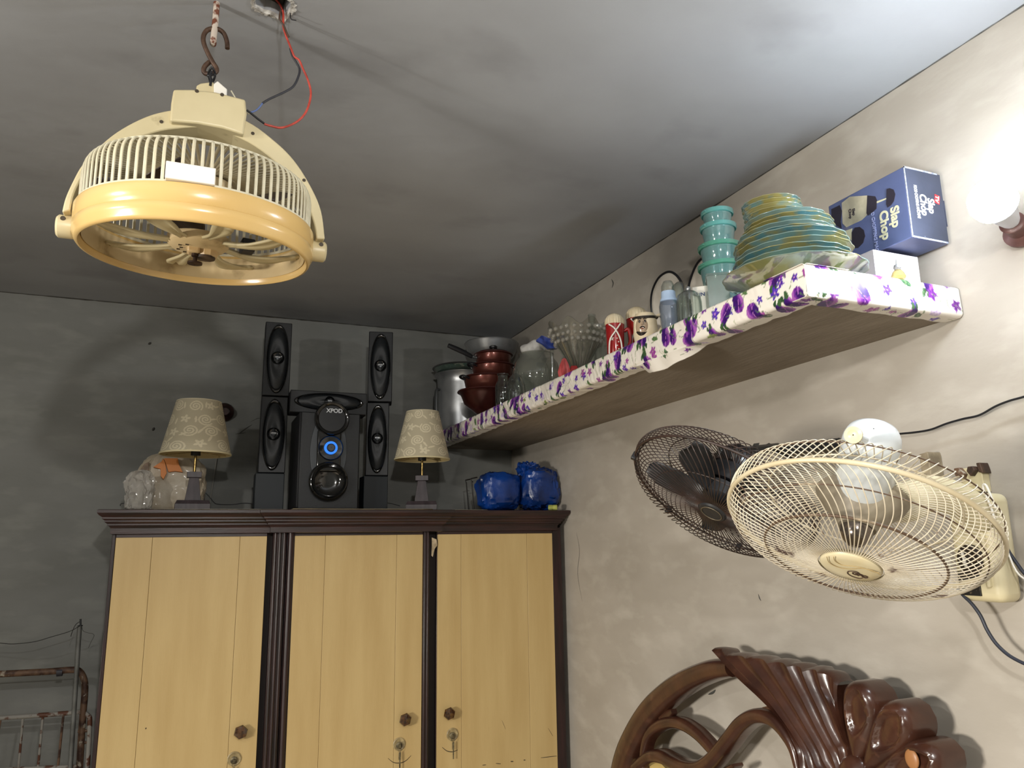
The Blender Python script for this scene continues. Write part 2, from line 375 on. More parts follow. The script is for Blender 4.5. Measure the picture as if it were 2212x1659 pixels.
# thin sheets lying on the wardrobe top
TOP = CT+.0005
def sheet(name, label, x0, x1, y0, y1, th, z, mat, cat='cardboard', rz=0.0):
    c = Vector(((x0+x1)/2, (y0+y1)/2, z)); T = Matrix.Translation(c) @ Matrix.Rotation(rz, 4, 'Z')
    hx, hy = (x1-x0)/2, (y1-y0)/2
    return tag(MB().grid([[T @ Vector((-hx+2*hx*i/8, -hy+2*hy*j/5, th*.4*noise.noise(Vector((i*.7, j*.9, x0*9))))) for j in range(6)] for i in range(9)]).build(name, mat, solid=th), label, cat)
m_card = M('cardboard', '9a8c70', .9, col2='7d7059', scale=20)
m_news = M('old_newspaper', 'a39c8c', .9, col2='787264', scale=30)
sheet('newspaper_sheet', 'flat pale newspaper sheet under the left lamp on the wardrobe', -.13, .34, 3.12, 3.5, .002, TOP+.002, m_news, 'newspaper')
sheet('cardboard_sheet', 'cardboard sheet under the speaker set on the wardrobe', .36, .92, 3.085, 3.58, .003, TOP+.0025, m_card)
sheet('paper_strip', 'thin pale paper strip on the wardrobe top behind the right lamp', 1.02, 1.18, 3.13, 3.32, .002, TOP+.002, m_paper, 'paper')
# ------------------------------------------------------------------ table lamps
PATN = {}
def scroll_paint(U, V, seed, wrap=True):
    """1 where the pale scroll-and-flower print is; U round the shade 0..1, V up 0..1"""
    rs = random.Random(seed); out = np.zeros(U.shape)
    asp = 2.35
    def put(cx, cy, fn, R):
        for s in (-1, 0, 1):
            dx = (U-cx+s)*asp; dy = V-cy; m = (abs(dx) < R) & (abs(dy) < R)
            if m.any(): out[m] = np.maximum(out[m], fn(dx[m], dy[m]))
    cells = [(i, j) for i in range(9) for j in range(4)]
    for i, j in cells:
        cx = (i+.5*(j % 2)+rs.uniform(-.15, .15))/9; cy = (j+.5+rs.uniform(-.12, .12))/4; kind = (i+j*2+seed) % 3; a0 = rs.uniform(0, 6.28); hand = rs.choice((-1, 1))
        if kind == 0:
            def fn(dx, dy):
                r = np.hypot(dx, dy); a = np.arctan2(dy, dx); k = .058+.02*np.cos(5*a+a0); return ((r < k) & (r > .011)).astype(float)
            put(cx, cy, fn, .1)
        else:
            def fn(dx, dy, hand=hand, a0=a0):
                r = np.hypot(dx, dy); a = (np.arctan2(dy, dx)*hand+a0) % 6.2832; o = np.zeros(r.shape)
                for t in range(3):
                    rr = .0125*(a+6.2832*t)/1.9; o = np.maximum(o, (abs(r-rr) < .011)*(rr < .105))
                return o
            put(cx, cy, fn, .12)
        cx2, cy2, a1 = cx+rs.uniform(.04, .07), cy+rs.uniform(-.1, .1), rs.uniform(0, 3.14)
        def leaf(dx, dy, a1=a1):
            x = dx*math.cos(a1)+dy*math.sin(a1); y = -dx*math.sin(a1)+dy*math.cos(a1); return ((x/.06)**2+(y/.016)**2 < 1).astype(float)
        put(cx2, cy2, leaf, .08)
    return out
def vcol(o, name, cols):
    a = o.data.color_attributes.new(name, 'FLOAT_COLOR', 'POINT'); n = len(o.data.vertices)
    buf = np.ones((n, 4), np.float32); buf[:, :3] = cols; a.data.foreach_set('color', buf.ravel())
m_shade = M('printed_lampshade', 'c9bd98', .8, attr='print')
m_shade_in = M('lampshade_lining', 'c2ad7c', .9)
m_lampw = M('lamp_dark_wood', '40353a', .42, col2='2c2428', scale=10, stretch=(5, 5, 1))
m_rodb = M('lamp_brass_rod', 'b59b62', .25, metal=1, col2='5d4c2a', scale=140)
def table_lamp(px, yl, rows, label, seed, rz):
    """rows: shade top (y, half width px), shade bottom, neck bottom y, base top y, base bottom y"""
    (ty, tw), (by, bw), ny, fy, base_hw = rows
    D = pr((place_x(px, 1093, yl), yl, CT))[2]; x = place_x(px, 1093, yl); k = D/FPX
    z0 = TOP+.004; zt, zb = zfor(x, yl, ty), zfor(x, yl, by); zn, zf = zfor(x, yl, ny), zfor(x, yl, fy)
    t = thing('table_lamp', label, 'lamp', (x, yl, z0), group='matching table lamps on the wardrobe')
    zt -= z0; zb -= z0; zn -= z0; zf -= z0; rt, rb = tw*k, bw*k
    R = Matrix.Rotation(rz, 4, 'Z')
    hw = base_hw*k
    mb = MB().box((-hw, -hw, 0), (hw, hw, zf*.62), R)
    mb.add([R @ Vector(p) for p in [(-hw, -hw, zf*.62), (hw, -hw, zf*.62), (hw, hw, zf*.62), (-hw, hw, zf*.62), (-hw*.9, -hw*.9, zf), (hw*.9, -hw*.9, zf), (hw*.9, hw*.9, zf), (-hw*.9, hw*.9, zf)]], [(0, 1, 5, 4), (1, 2, 6, 5), (2, 3, 7, 6), (3, 0, 4, 7), (4, 5, 6, 7)])
    mb.build('base', m_lampw, t, bevel=.001)
    a, c = hw*.46, hw*.27; zc = zn-.022
    mb = MB().add([R @ Vector(p) for p in [(-a, -a, zf), (a, -a, zf), (a, a, zf), (-a, a, zf), (-c, -c, zc), (c, -c, zc), (c, c, zc), (-c, c, zc)]], [(0, 3, 2, 1), (0, 1, 5, 4), (1, 2, 6, 5), (2, 3, 7, 6), (3, 0, 4, 7), (4, 5, 6, 7)])
    mb.build('column', m_lampw, t, bevel=.001)
    e = hw*.42; MB().box((-e, -e, zc), (e, e, zn), R).build('collar', m_lampw, t, bevel=.001)
    MB().tube([(0, 0, zn), (0, 0, zb+.02)], .0052, 12).build('rod', m_rodb, t)
    MB().lathe([(.001, zb-.002), (.018, zb-.002), (.018, zb+.03), (.012, zb+.05), (.001, zb+.05)], 16).build('lamp_socket', M('lamp_socket_dark', '1d1a17', .5), t)
    NU, NV = 300, 130; P = []
    for i in range(NU+1):
        an = 2*math.pi*i/NU+rz; P.append([Vector(((rb+(rt-rb)*j/NV)*math.cos(an), (rb+(rt-rb)*j/NV)*math.sin(an), zb+(zt-zb)*j/NV)) for j in range(NV+1)])
    sh = MB().grid(P).build('lamp_shade', m_shade, t, smooth=180, fixn=False)
    U, V = np.meshgrid(np.arange(NU+1)/NU, np.arange(NV+1)/NV, indexing='ij'); f = scroll_paint(U, V, seed).ravel()[:, None]
    f[(V.ravel() < .02) | (V.ravel() > .985)] = 1.1
    vcol(sh, 'print', np.array(lin(hexc('bbb197')))*(1-f)+np.array(lin(hexc('dad0b4')))*f)
    MB().lathe([(rb-.0015, zb), (rt-.0015, zt-.001)], 64).build('shade_lining', m_shade_in, sh)
    MB().lathe([(rb-.002, zb), (rb+.0015, zb), (rb+.0012, zb+.006), (rb-.002, zb+.006)], 64, closed=True).build('shade_rim', M('shade_rim_tape', 'd3c7a0', .7), sh)
    mb = MB()
    for q in range(3): a = q*2.094+.5; mb.tube([(0, 0, zb+.012), ((rb-.002)*math.cos(a), (rb-.002)*math.sin(a), zb+.006)], .0012, 5)
    mb.build('shade_spider', m_rodb, sh)
    return t
def place_x(px, py, Y): return atY(px, py, Y).x
table_lamp(415, 3.23, ((868, 47), (983, 73.5), 1020, 1082, 35), 'table lamp with scroll-printed cream shade beside the white plastic bag', 2, .03)
table_lamp(911, 3.25, ((890, 36), (994, 60.5), 1028, 1084, 33), 'table lamp with scroll-printed cream shade between speakers and shelf', 5, -.30)

# ------------------------------------------------------------------ speakers
m_spk = M('speaker_black_vinyl', '1b1e22', .5, col2='15171a', scale=120, bump=.0002, bscale=500)
m_spkd = M('speaker_side_black', '15161a', .6)
m_gloss = M('speaker_gloss_black', '08090a', .12, coat=1, coatr=.05)
m_cloth = M('speaker_grille_black', '14171a', .45, col2='1d2125', scale=300, bump=.0003, bscale=900)
m_letter = M('silver_lettering', 'c9ccd0', .4, metal=.3)
m_gry = M('speaker_grey_wing', '33383d', .35)
m_blue = M('blue_light_ring', '2478e0', .4, emit=.9)
def oval_front(par, cx, cz, a, b, yf, horizontal=False):
    """glossy oval bezel with a domed cloth centre, a dark round driver and a small badge, on the front y = yf"""
    def ring(f): return [(cx+a*f*math.cos(t), cz+b*f*math.sin(t)) for t in [2*math.pi*i/48 for i in range(48)]]
    rows = [[Vector((u, yf+d, v)) for u, v in ring(f)+[ring(f)[0]]] for f, d in ((1.0, .001), (.985, -.008), (.94, -.011), (.9, -.008), (.875, -.003))]
    bz = MB().grid(rows).build('oval_bezel', m_gloss, par, smooth=60)
    rows = [[Vector((u, yf-.003-.012*(1-f*f)-(0.004*math.cos(f*9)), v)) for u, v in ring(max(f, .001)*.885)+[ring(max(f, .001)*.885)[0]]] for f in (1, .9, .75, .6, .45, .3, .15, 0)]
    MB().grid(rows).build('grille_cloth', m_cloth, bz, smooth=180)
    r = min(a, b)*.58
    T = frame_of((cx, yf-.014, cz), (0, -1, 0))
    MB().lathe([(r, -.004), (r, .002), (r*.93, .004), (r*.85, .001), (r*.5, -.004), (r*.3, -.003)], 40, T).build('driver', m_gloss, bz, smooth=60)
    MB().lathe([(r*.36, -.004), (r*.36, .003), (r*.3, .0065), (.0003, .0075)], 32, T).build('badge', M('speaker_badge', '3a3f44', .3, metal=.3), bz)
    text('XPOD', r*.3, m_letter, bz, facing((cx, yf-.0225, cz+.002), (0, -1, 0)), bold=.0002)
    return bz
def speaker(p0, p1, Y, depth, rz, label, horizontal=False, name='satellite_speaker', ex=0.0):
    """front face between the pixel corners p0 (top left) and p1 (bottom right)"""
    a, c = atY(*p0, Y), atY(*p1, Y); ax = (a.x+c.x)/2
    w = abs(c.x-a.x)-ex; h = a.z-c.z
    t = thing(name, label, 'speaker', mtx=Matrix.Translation((ax, Y, c.z)) @ Matrix.Rotation(rz, 4, 'Z'), group='black satellite speakers of the stacked set')
    MB().box((-w/2, 0, 0.0008), (w/2, depth, h)).build('cabinet', m_spkd, t, bevel=.004)
    MB().box((-w/2+.0005, -.006, 0.001), (w/2-.0005, .004, h-.0005)).build('front_panel', m_spk, t, bevel=.003)
    oval_front(t, 0, h/2, w*.42, h*.465, -.006)
    return t, w, h
YS = 3.36
# corners: keep each box upright; x of the left and right edges taken half-way up
def spk(xl, xr, yt, yb, Y, rz, label, depth=.1, name='satellite_speaker'):
    ym = (yt+yb)/2; a, c = atY(xl, ym, Y), atY(xr, ym, Y); xm = (xl+xr)/2
    zt, zb = zfor((a.x+c.x)/2, Y, yt), zfor((a.x+c.x)/2, Y, yb)
    w = c.x-a.x; h = zt-zb
    t = thing(name, label, 'speaker', mtx=Matrix.Translation(((a.x+c.x)/2, Y, zb)) @ Matrix.Rotation(rz, 4, 'Z'), group='black satellite speakers of the stacked set')
    MB().box((-w/2, 0, 0.0008), (w/2, depth, h)).build('cabinet', m_spkd, t, bevel=.004)
    MB().box((-w/2+.0005, -.006, 0.001), (w/2-.0005, .004, h-.0005)).build('front_panel', m_spk, t, bevel=.003)
    oval_front(t, 0, h/2, w*.43, h*.47, -.006)
    return t, (a.x+c.x)/2, zb, w, h
s, x, zb, w, h = spk(561, 619, 857, 1022, YS, -.05, 'lower left satellite speaker, black with an oval front, under a matching one')
def stand(x, zb, w, Y, label):
    t = thing('speaker_stand', label, 'speaker stand', (x, Y, TOP+.004), group='plain black boxes under the satellite speakers')
    MB().box((-w/2-.004, .002, .006), (w/2+.004, .1, zb-TOP-.004)).build('pedestal', M('stand_black', '20262b', .55), t, bevel=.003)
    MB().box((-w/2-.018, -.02, 0), (w/2+.018, .12, .006)).build('foot_plate', M('stand_foot', '2c3036', .4), t, bevel=.002)
stand(x-.004, zb, w, YS, 'plain black pedestal box under the left pair of speakers')
spk(570, 628, 697, 855.5, YS, -.05, 'upper left satellite speaker, tallest of the set, almost touching the ceiling line')
s, x, zb, w, h = spk(791, 839, 870, 1028, YS, -.22, 'lower right satellite speaker, black with an oval front, beside the subwoofer')
stand(x-.002, zb, w, YS, 'plain black pedestal box under the right pair of speakers')
spk(796, 847, 717, 868.5, YS, -.22, 'upper right satellite speaker, turned slightly, above its matching one')
# subwoofer
YB = 3.24
a, c = atY(647, 990, YB), atY(775.5, 990, YB); sx = (a.x+c.x)/2; sw = c.x-a.x; sh = zfor(sx, YB, 893)-TOP-.006
sub = thing('subwoofer', 'black subwoofer with a blue-ringed volume knob in the middle of the speakers', 'subwoofer', mtx=Matrix.Translation((sx, YB, TOP+.009)) @ Matrix.Rotation(-.0, 4, 'Z'))
pc = lambda px, py: (lambda p: (p.x-sx, p.z-TOP-.005))(atY(px, py, YB-.02))
MB().box((-sw/2-.006, .012, .004), (sw/2+.004, .3, sh)).build('cabinet', m_spkd, sub, bevel=.006)
MB().box((-sw/2, -.002, 0.0), (sw/2, .014, sh-.001)).build('front_panel', m_spk, sub, bevel=.004)
u0, v0 = pc(711, 975)
rows = []
def hourglass(t): return .066+.012*math.cos(t*math.pi)
pts = []
for i in range(21): t = -1+2*i/20; pts.append((u0+.076-.02*t*t, v0+t*.115))
for i in range(21): t = 1-2*i/20; pts.append((u0-.076+.02*t*t, v0+t*.115))
MB().prism(pts, -.006, -.001, lambda u, v, d: (u, d, v)).build('grey_wing', m_gry, sub, bevel=.002)
def disc(px, py, rpx, prof, name, mat, seg=48, dy=-.006):
    u, v = pc(px, py); r = rpx*pr(Vector((sx+u, YB, TOP+v)))[2]/FPX
    return MB().lathe([(q[0]*r, q[1]) for q in prof], seg, frame_of((u, dy, v), (0, -1, 0))).build(name, mat, sub, smooth=50), u, v, r
MB().box((u0-.05, -.022, v0-.09), (u0+.05, -.004, v0+.085)).build('centre_spine', m_gloss, sub, bevel=.008, bseg=3)
o, u, v, r = disc(717, 906.5, 37, [(1, 0), (1, .022), (.93, .028), (.82, .026), (.76, .019), (.001, .018)], 'display_bezel', m_gloss)
MB().lathe([(.001, .0192), (r*.75, .0192), (r*.75, .017)], 40, frame_of((u, -.006, v), (0, -1, 0))).build('display', M('display_black', '0b0d10', .3), o)
text('XPOD', r*.33, m_letter, o, facing((u+r*.12, -.0265, v+r*.45), (0, -1, 0)), bold=.0006)
o, u, v, r = disc(714, 970, 27, [(1, 0), (1, .02), (.95, .024), (.9, .02), (.4, .017), (.001, .017)], 'control_dial', m_gloss)
MB().lathe([(r*.34, .016), (r*.34, .026), (r*.52, .026), (r*.52, .016)], 40, frame_of((u, -.006, v), (0, -1, 0))).build('light_ring', m_blue, o)
MB().lathe([(r*.32, .016), (r*.32, .031), (r*.26, .034), (.001, .034)], 32, frame_of((u, -.006, v), (0, -1, 0))).build('volume_knob', M('knob_dark_metal', '4a4c50', .35, metal=.7), o)
for q in range(7):
    an = -1.2+q*.4; MB().tube([(u+r*.62*math.cos(an), -.0245, v+r*.62*math.sin(an)), (u+r*.85*math.cos(an), -.026, v+r*.85*math.sin(an))], .0005, 4).build('dial_mark', m_gry, o)
disc(709, 1042, 42, [(1, 0), (1, .02), (.95, .03), (.88, .032), (.8, .024), (.66, .012), (.5, .0065), (.3, .0048), (.001, .0045)], 'bass_port', m_gloss)
MB().box((-sw/2+.01, -.001, -.004), (sw/2-.01, .28, .005)).build('foot', m_spkd, sub)
# centre speaker lying across the subwoofer
cx0, cx1 = atY(625, 870, 3.31), atY(793, 870, 3.31); cxm = (cx0.x+cx1.x)/2; zt, zb = zfor(cxm, 3.31, 846.5), zfor(cxm, 3.31, 894)
cs = thing('centre_speaker', 'long black centre speaker lying across the top of the subwoofer', 'speaker', mtx=Matrix.Translation((cxm, 3.31, max(zb, TOP+.006+sh))) @ Matrix.Rotation(-.02, 4, 'Z'), group='black satellite speakers of the stacked set')
w, h = cx1.x-cx0.x-.006, zt-max(zb, TOP+.006+sh)
MB().box((-w/2, 0, 0), (w/2, .1, h)).build('cabinet', m_spkd, cs, bevel=.004)
MB().box((-w/2, -.006, .001), (w/2, .004, h)).build('front_panel', m_spk, cs, bevel=.003)
oval_front(cs, 0, h*.52, w*.455, h*.4, -.006)

# ------------------------------------------------------------------ plastic bags, roll, small things on the wardrobe
def blob_bag(name, label, loc, sz, mat, seed, fold=.25, n=64, taper=.75, parts=None):
    """a crumpled bag: superellipsoid body with creased surface; rests on its base"""
    P = []
    for i in range(n+1):
        u = 2*math.pi*i/n; row = []
        for j in range(33):
            v = j/32; zz = v; r = (1-max(0, (v-.55)/.45)**2.2*(1-taper*.5))*(1-.15*(1-v)**6) if v < .999 else .0
            if v > .93: r *= max(.02, (1-v)/.07)**.6
            if v < .04: r *= .7+.3*v/.04
            cx = math.copysign(abs(math.cos(u))**.6, math.cos(u)); cy = math.copysign(abs(math.sin(u))**.6, math.sin(u))
            p = Vector((cx*r*sz[0]/2, cy*r*sz[1]/2, zz*sz[2]))
            q = Vector((cx*2.2+seed, cy*2.2, zz*2.6))
            f = noise.noise(q*1.3)*.5 + abs(noise.noise(q*2.3))*.5+abs(noise.noise(q*5))*.22
            p.x += cx*(f-.3)*fold*sz[0]*.5; p.y += cy*(f-.3)*fold*sz[1]*.5; p.z += (noise.noise(q*1.7+Vector((9, 9, 9))))*fold*.35*sz[2]*min(1, v*4)*(1 if v < 1 else .6)
            p.z = max(p.z, 0.0)
            row.append(p)
        P.append(row)
    P[-1] = P[0]
    t = thing(name, label, 'bag', loc)
    MB().grid(P).build('bag_body', mat, t, smooth=28, weld=True)
    return t
m_bagw = M('white_bag_plastic', 'cfc5b2', .5, col2='b3a48c', scale=14, bump=.006, bscale=22, coat=.08)
m_bagc = GLASS('clear_bag_plastic', body='e4dfd6', bodyf=.6)
m_org = M('orange_print', 'd98338', .5)
bx = atY(375, 1040, 3.4).x
bg = blob_bag('plastic_bag', 'cream-white plastic bag with orange star print behind the left lamp', (bx-.01, 3.47, TOP+.004), (.27, .13, .245), m_bagw, 3.3, fold=.2, taper=.95)
def on_bag(pts, name, mat, Y=3.392):
    P = [atY(x, y, Y) for x, y in pts]
    return MB().prism([(p.x-bg.location.x, p.z-bg.location.z) for p in P], Y-.003-bg.location.y, Y+.03-bg.location.y, lambda u, v, d: (u, d, v)).build(name, mat, bg, bevel=.001)
on_bag([(331, 1009), (349, 997), (352, 990), (357, 1000), (360, 1022), (353, 1036), (347, 1028), (347, 1013)], 'orange_star_left', m_org)
on_bag([(354, 990), (384, 990), (387, 1004), (395, 1020), (378, 1018), (364, 1020), (358, 1001)], 'orange_star_right', m_org)
cbp = atY(300, 1090, 3.32); cb = blob_bag('clear_bag', 'thin clear plastic bag slumped at the left end of the wardrobe', (cbp.x, 3.3, TOP+.004), (.105, .09, .15), m_bagc, 6.1, fold=.5, taper=1.3)
lab(on_bag([(303, 1015), (312, 1002), (321, 998), (322, 1012), (316, 1040), (311, 1068), (304, 1068), (301, 1040)], 'brown_fold', M('brown_bag_fold', '937d66', .6, col2='6f5d4c', scale=50), Y=3.40), 'brown lump showing through')
# blue bag
m_bagb = M('blue_bag_plastic', '0b3f93', .3, col2='08285f', scale=9, bump=.004, bscale=26, coat=.5, coatr=.25)
b1 = atY(1078, 1100, 3.28); b2 = atY(1162, 1100, 3.24)
bb = thing('blue_plastic_bag', 'shiny blue plastic bag stuffed and knotted at the right end of the wardrobe', 'bag', (b1.x, 3.28, TOP+.002))
def creased(c, r, seed, k=.18):
    P = []
    for i in range(57):
        u = 2*math.pi*(i % 56)/56; row = []
        for j in range(31):
            v = math.pi*j/30; d = Vector((math.sin(v)*math.cos(u), math.sin(v)*math.sin(u), -math.cos(v)))
            d = Vector([math.copysign(abs(q)**.6, q) for q in d])
            q = d*1.7+Vector((seed, 0, 0)); f = 1+k*(noise.noise(q)*.7+abs(noise.noise(q*2.4))*.9-.3+abs(noise.noise(q*5.5))*.35)
            p = Vector((c[0]+d.x*r[0]*f, c[1]+d.y*r[1]*f, c[2]+d.z*r[2]*f)); p.z = max(p.z, 0); row.append(p)
        P.append(row)
    return P
bx2 = b2.x-b1.x
MB().grid(creased((-.005, 0, .088), (.095, .08, .088), 1.0, .12)).build('left_lobe', m_bagb, bb, smooth=25, weld=True)
MB().grid(creased((bx2+.004, -.035, .1), (.088, .085, .098), 4.1, .2)).build('right_lobe', m_bagb, bb, smooth=25, weld=True)
MB().grid(creased((bx2-.03, -.01, .185), (.05, .045, .04), 7.7, .35)).build('knot', m_bagb, bb, smooth=25, weld=True)
# wire rack edge seen at the left of the blue bag
rk = [atY(x, y, 3.36) for x, y in ((1024, 1100), (1019, 1040), (1017, 1034), (1031, 1031))]
tag(MB().tube(rk, .0028, 8).tube([rk[1]+Vector((0, .0, 0)), rk[1]+Vector((.012, .02, .0))], .0025, 8).tube([p+Vector((.005, .09, 0)) for p in rk], .0028, 8).build('wire_rack', M('rack_dark', '221d19', .5)), 'dark bent wire rack end beside the blue bag', 'rack')
rp = atY(1194, 1098, 3.105); r0 = .0115
T = frame_of((rp.x-.0, 3.105, TOP+r0+.001), (.9, -.45, 0))
tt = thing('thread_roll', 'small yellow-green roll lying in front of the blue bag', 'roll', (0, 0, 0))
tt.matrix_world = T
MB().lathe([(.003, -.02), (r0*.9, -.02), (r0, -.016), (r0, -.003), (r0*.9, 0), (r0, .003), (r0, .016), (r0*.9, .02), (.003, .02), (.003, -.02)], 24).build('roll_body', M('yellow_green_foam', 'b3b860', .7, col2='949a4c', scale=60), tt)
# loose black cables on the top
m_cable = M('black_cable', '15161a', .45)
def cable(name, pts, r, mat, label, cat='cable', n=8, seg=8, parent=None):
    o = MB().tube(sm(pts, n), r, seg).build(name, mat, parent, smooth=180)
    return tag(o, label, cat) if label else o
cable('speaker_cable', [atY(x, y, 3.26) for x, y in ((835, 1086), (850, 1089), (864, 1093))], .0018, m_cable, 'thin black cable between the right speaker and the right lamp')
cable('lamp_cable', [atY(x, y, 3.42) for x, y in ((444, 1065), (452, 1073), (462, 1085), (470, 1089), (500, 1090), (528, 1087), (548, 1089))], .0019, m_cable, 'thin black cable running from the left lamp to the speakers')
cable('loose_wire_end', [atY(x, y, 3.16) for x, y in ((260, 1093), (260, 1090), (263, 1088), (268, 1087))], .0016, m_cable, 'short black wire end sticking up at the left corner of the wardrobe')

# ------------------------------------------------------------------ back wall: round holder, conduit, pipes
m_brownb = M('brown_bakelite', '4c2c26', .35, col2='2c1915', scale=20)
p = atY(484, 891, WY)
hd = thing('bulb_holder', 'empty brown round bulb holder on the back wall above the left lamp', 'bulb holder', mtx=frame_of((p.x, WY-.002, p.z), (.05, -1, -.05)))
MB().lathe([(.001, 0), (.042, 0), (.043, .014), (.034, .026), (.024, .03), (.02, .05), (.001, .05)], 28).build('rose', m_brownb, hd)
MB().lathe([(.018, .045), (.022, .05), (.024, .062), (.019, .066), (.017, .05)], 24).build('socket', M('bakelite_dark', '2a1613', .3), hd)
cable('white_conduit', [atY(x, y, WY-.006) for x, y in ((468, 990), (462, 1030), (456, 1070), (453, 1095), (452, 1130))], .0035, M('old_white_wire', '8f8e86', .6), 'thin grey wire running down the back wall behind the left lamp', 'wire')
m_rust = M('rusty_white_paint', '908d86', .6, col2='5a3523', scale=26, lo=.5, hi=.56, bump=.0005, bscale=60)
m_rustb = M('rusty_brown_pipe', '6f5440', .6, col2='3c2519', scale=30, lo=.42, hi=.6, col3='a8a090', scale3=38, lo3=.62, hi3=.68, bump=.0006, bscale=60)
m_galv = M('grey_galvanised_tube', '7c7d79', .5, metal=.2, col2='5c5c58', scale=14)
fr = thing('bed_frame', 'rusty folding metal bedstead standing against the back wall left of the wardrobe', 'bed frame', (0, 3.68, 0))
YF = 3.62
fp = lambda x, y, Y=YF: (lambda q: Vector((q.x, q.y-3.68, q.z)))(atY(x, y, Y))
MB().tube(sm([fp(-260, 1468), fp(-100, 1461), fp(0, 1456), fp(100, 1451), fp(155, 1447), fp(172, 1451), fp(182, 1470), fp(183, 1500), fp(178, 1560), fp(170, 1700), fp(155, 2000)], 6), .0125, 12).build('top_rail', m_rustb, fr, smooth=60)
MB().tube(sm([fp(-260, 1563), fp(-60, 1554), fp(0, 1551), fp(60, 1547), fp(140, 1541), fp(175, 1538), fp(190, 1546), fp(194, 1560), fp(190, 1640), fp(182, 1760), fp(172, 2000)], 6), .009, 12).build('middle_rail', m_rust, fr, smooth=60)
MB().tube([fp(-260, 1672), fp(0, 1662), fp(175, 1655)], .007, 10).build('lower_rail', m_rust, fr, smooth=60)
for k, (xt, xb) in enumerate([(-170, -200), (-110, -138), (-52, -76), (2, -19), (50, 40), (93, 82), (137, 125)]):
    a = fp(xt, 1549-xt*.04); b2 = fp(xb, 1659); d = b2-a; MB().tube([a, a+d*3.4], .0045, 8).build('bar', m_rust if k % 3 else m_rustb, fr)
cl = fp(129, 1452); MB().lathe([(.0128, -.01), (.0155, -.01), (.0155, .01), (.0128, .01)], 20, frame_of(cl, (1, 0, .03)), closed=True).build('pipe_clamp', M('clamp_dark', '2c2b33', .5), fr)
mb = MB()
for z in (1580, 1605): mb.tube([fp(168, z), fp(194, z-2)], .006, 8)
mb.build('joint_bracket', m_rustb, fr)
po = thing('metal_pole', 'slim grey tube standing upright beside the wardrobe, wires tied to its tip', 'pole', (0, 3.57, 0))
pq = lambda x, y: (lambda q: Vector((q.x, q.y-3.57, q.z)))(atY(x, y, 3.57))
a, b2 = pq(172, 1352), pq(152, 1659); d = b2-a
MB().tube([a, b2, a+d*(a.z/(-d.z))*1.0], .0085, 12).build('tube', m_galv, po)
mb = MB().tube([pq(174, 1337), pq(174, 1352)], .0035, 6)
for q in range(4): mb.tube([pq(168+q*1.5, 1352+q), pq(179-q, 1351+q)], .002, 5)
mb.build('wire_binding', m_cable, po)
m_thin = M('thin_dark_wire', '23241f', .6)
cable('sagging_wire', [atY(x, y, 3.56) for x, y in ((-120, 1368), (-50, 1383), (0, 1389), (30, 1391), (75, 1386), (110, 1376), (150, 1364), (172, 1352))], .0013, m_thin, 'thin dark wire sagging from the pole tip towards the left edge', 'wire')
cable('short_tied_wire', [atY(x, y, 3.555) for x, y in ((172, 1343), (163, 1350), (156, 1365), (153, 1375))], .0013, m_thin, 'short dark wire end hanging left of the pole tip', 'wire')
cable('bent_wire', [atY(x, y, 3.57) for x, y in ((176, 1352), (180, 1363), (190, 1367), (200, 1369), (203, 1374), (196, 1388), (191, 1400))], .001, M('grey_wire', '4a4a45', .6), 'bent thin wire end between pole and wardrobe', 'wire')

# scuffs and pencil marks
m_mark = M('dark_scuff', '4c4030', .8); m_pencil = M('pencil_smudge', '4b4a46', .9)
doors = [o for o in ward.children if o.name.startswith('door')]
def mark(par, pts, r, name, off, plane):
    P = sm([plane(x, y)-off for x, y in pts], 4); return MB().tube(P, [r*(.35+.65*math.sin(math.pi*(i+.5)/len(P))) for i in range(len(P))], 5).build(name, m_mark, par)
wo = Vector((X['l'], CY, 0))
for di, pts, r in ((1, [(838, 1638), (850, 1647), (865, 1648), (877, 1643), (888, 1632)], .0016), (2, [(955, 1614), (965, 1622), (977, 1624), (989, 1620)], .0017), (2, [(1168, 1637), (1185, 1635), (1203, 1633)], .0014), (2, [(1184, 1573), (1190, 1583), (1194, 1590)], .0008), (2, [(1084, 1556), (1088, 1565), (1092, 1575)], .0006), (0, [(314, 1573), (316, 1574)], .003), (2, [(1042, 1653), (1050, 1652)], .0014), (2, [(1071, 1649), (1082, 1650)], .0014), (2, [(1103, 1645), (1109, 1645)], .002), (2, [(1131, 1642), (1135, 1642)], .002)):
    yy = CY-(.0152 if di == 1 else .0072); mark(doors[di], pts, r, 'scuff_mark', wo, lambda x, y: atY(x, y, yy))
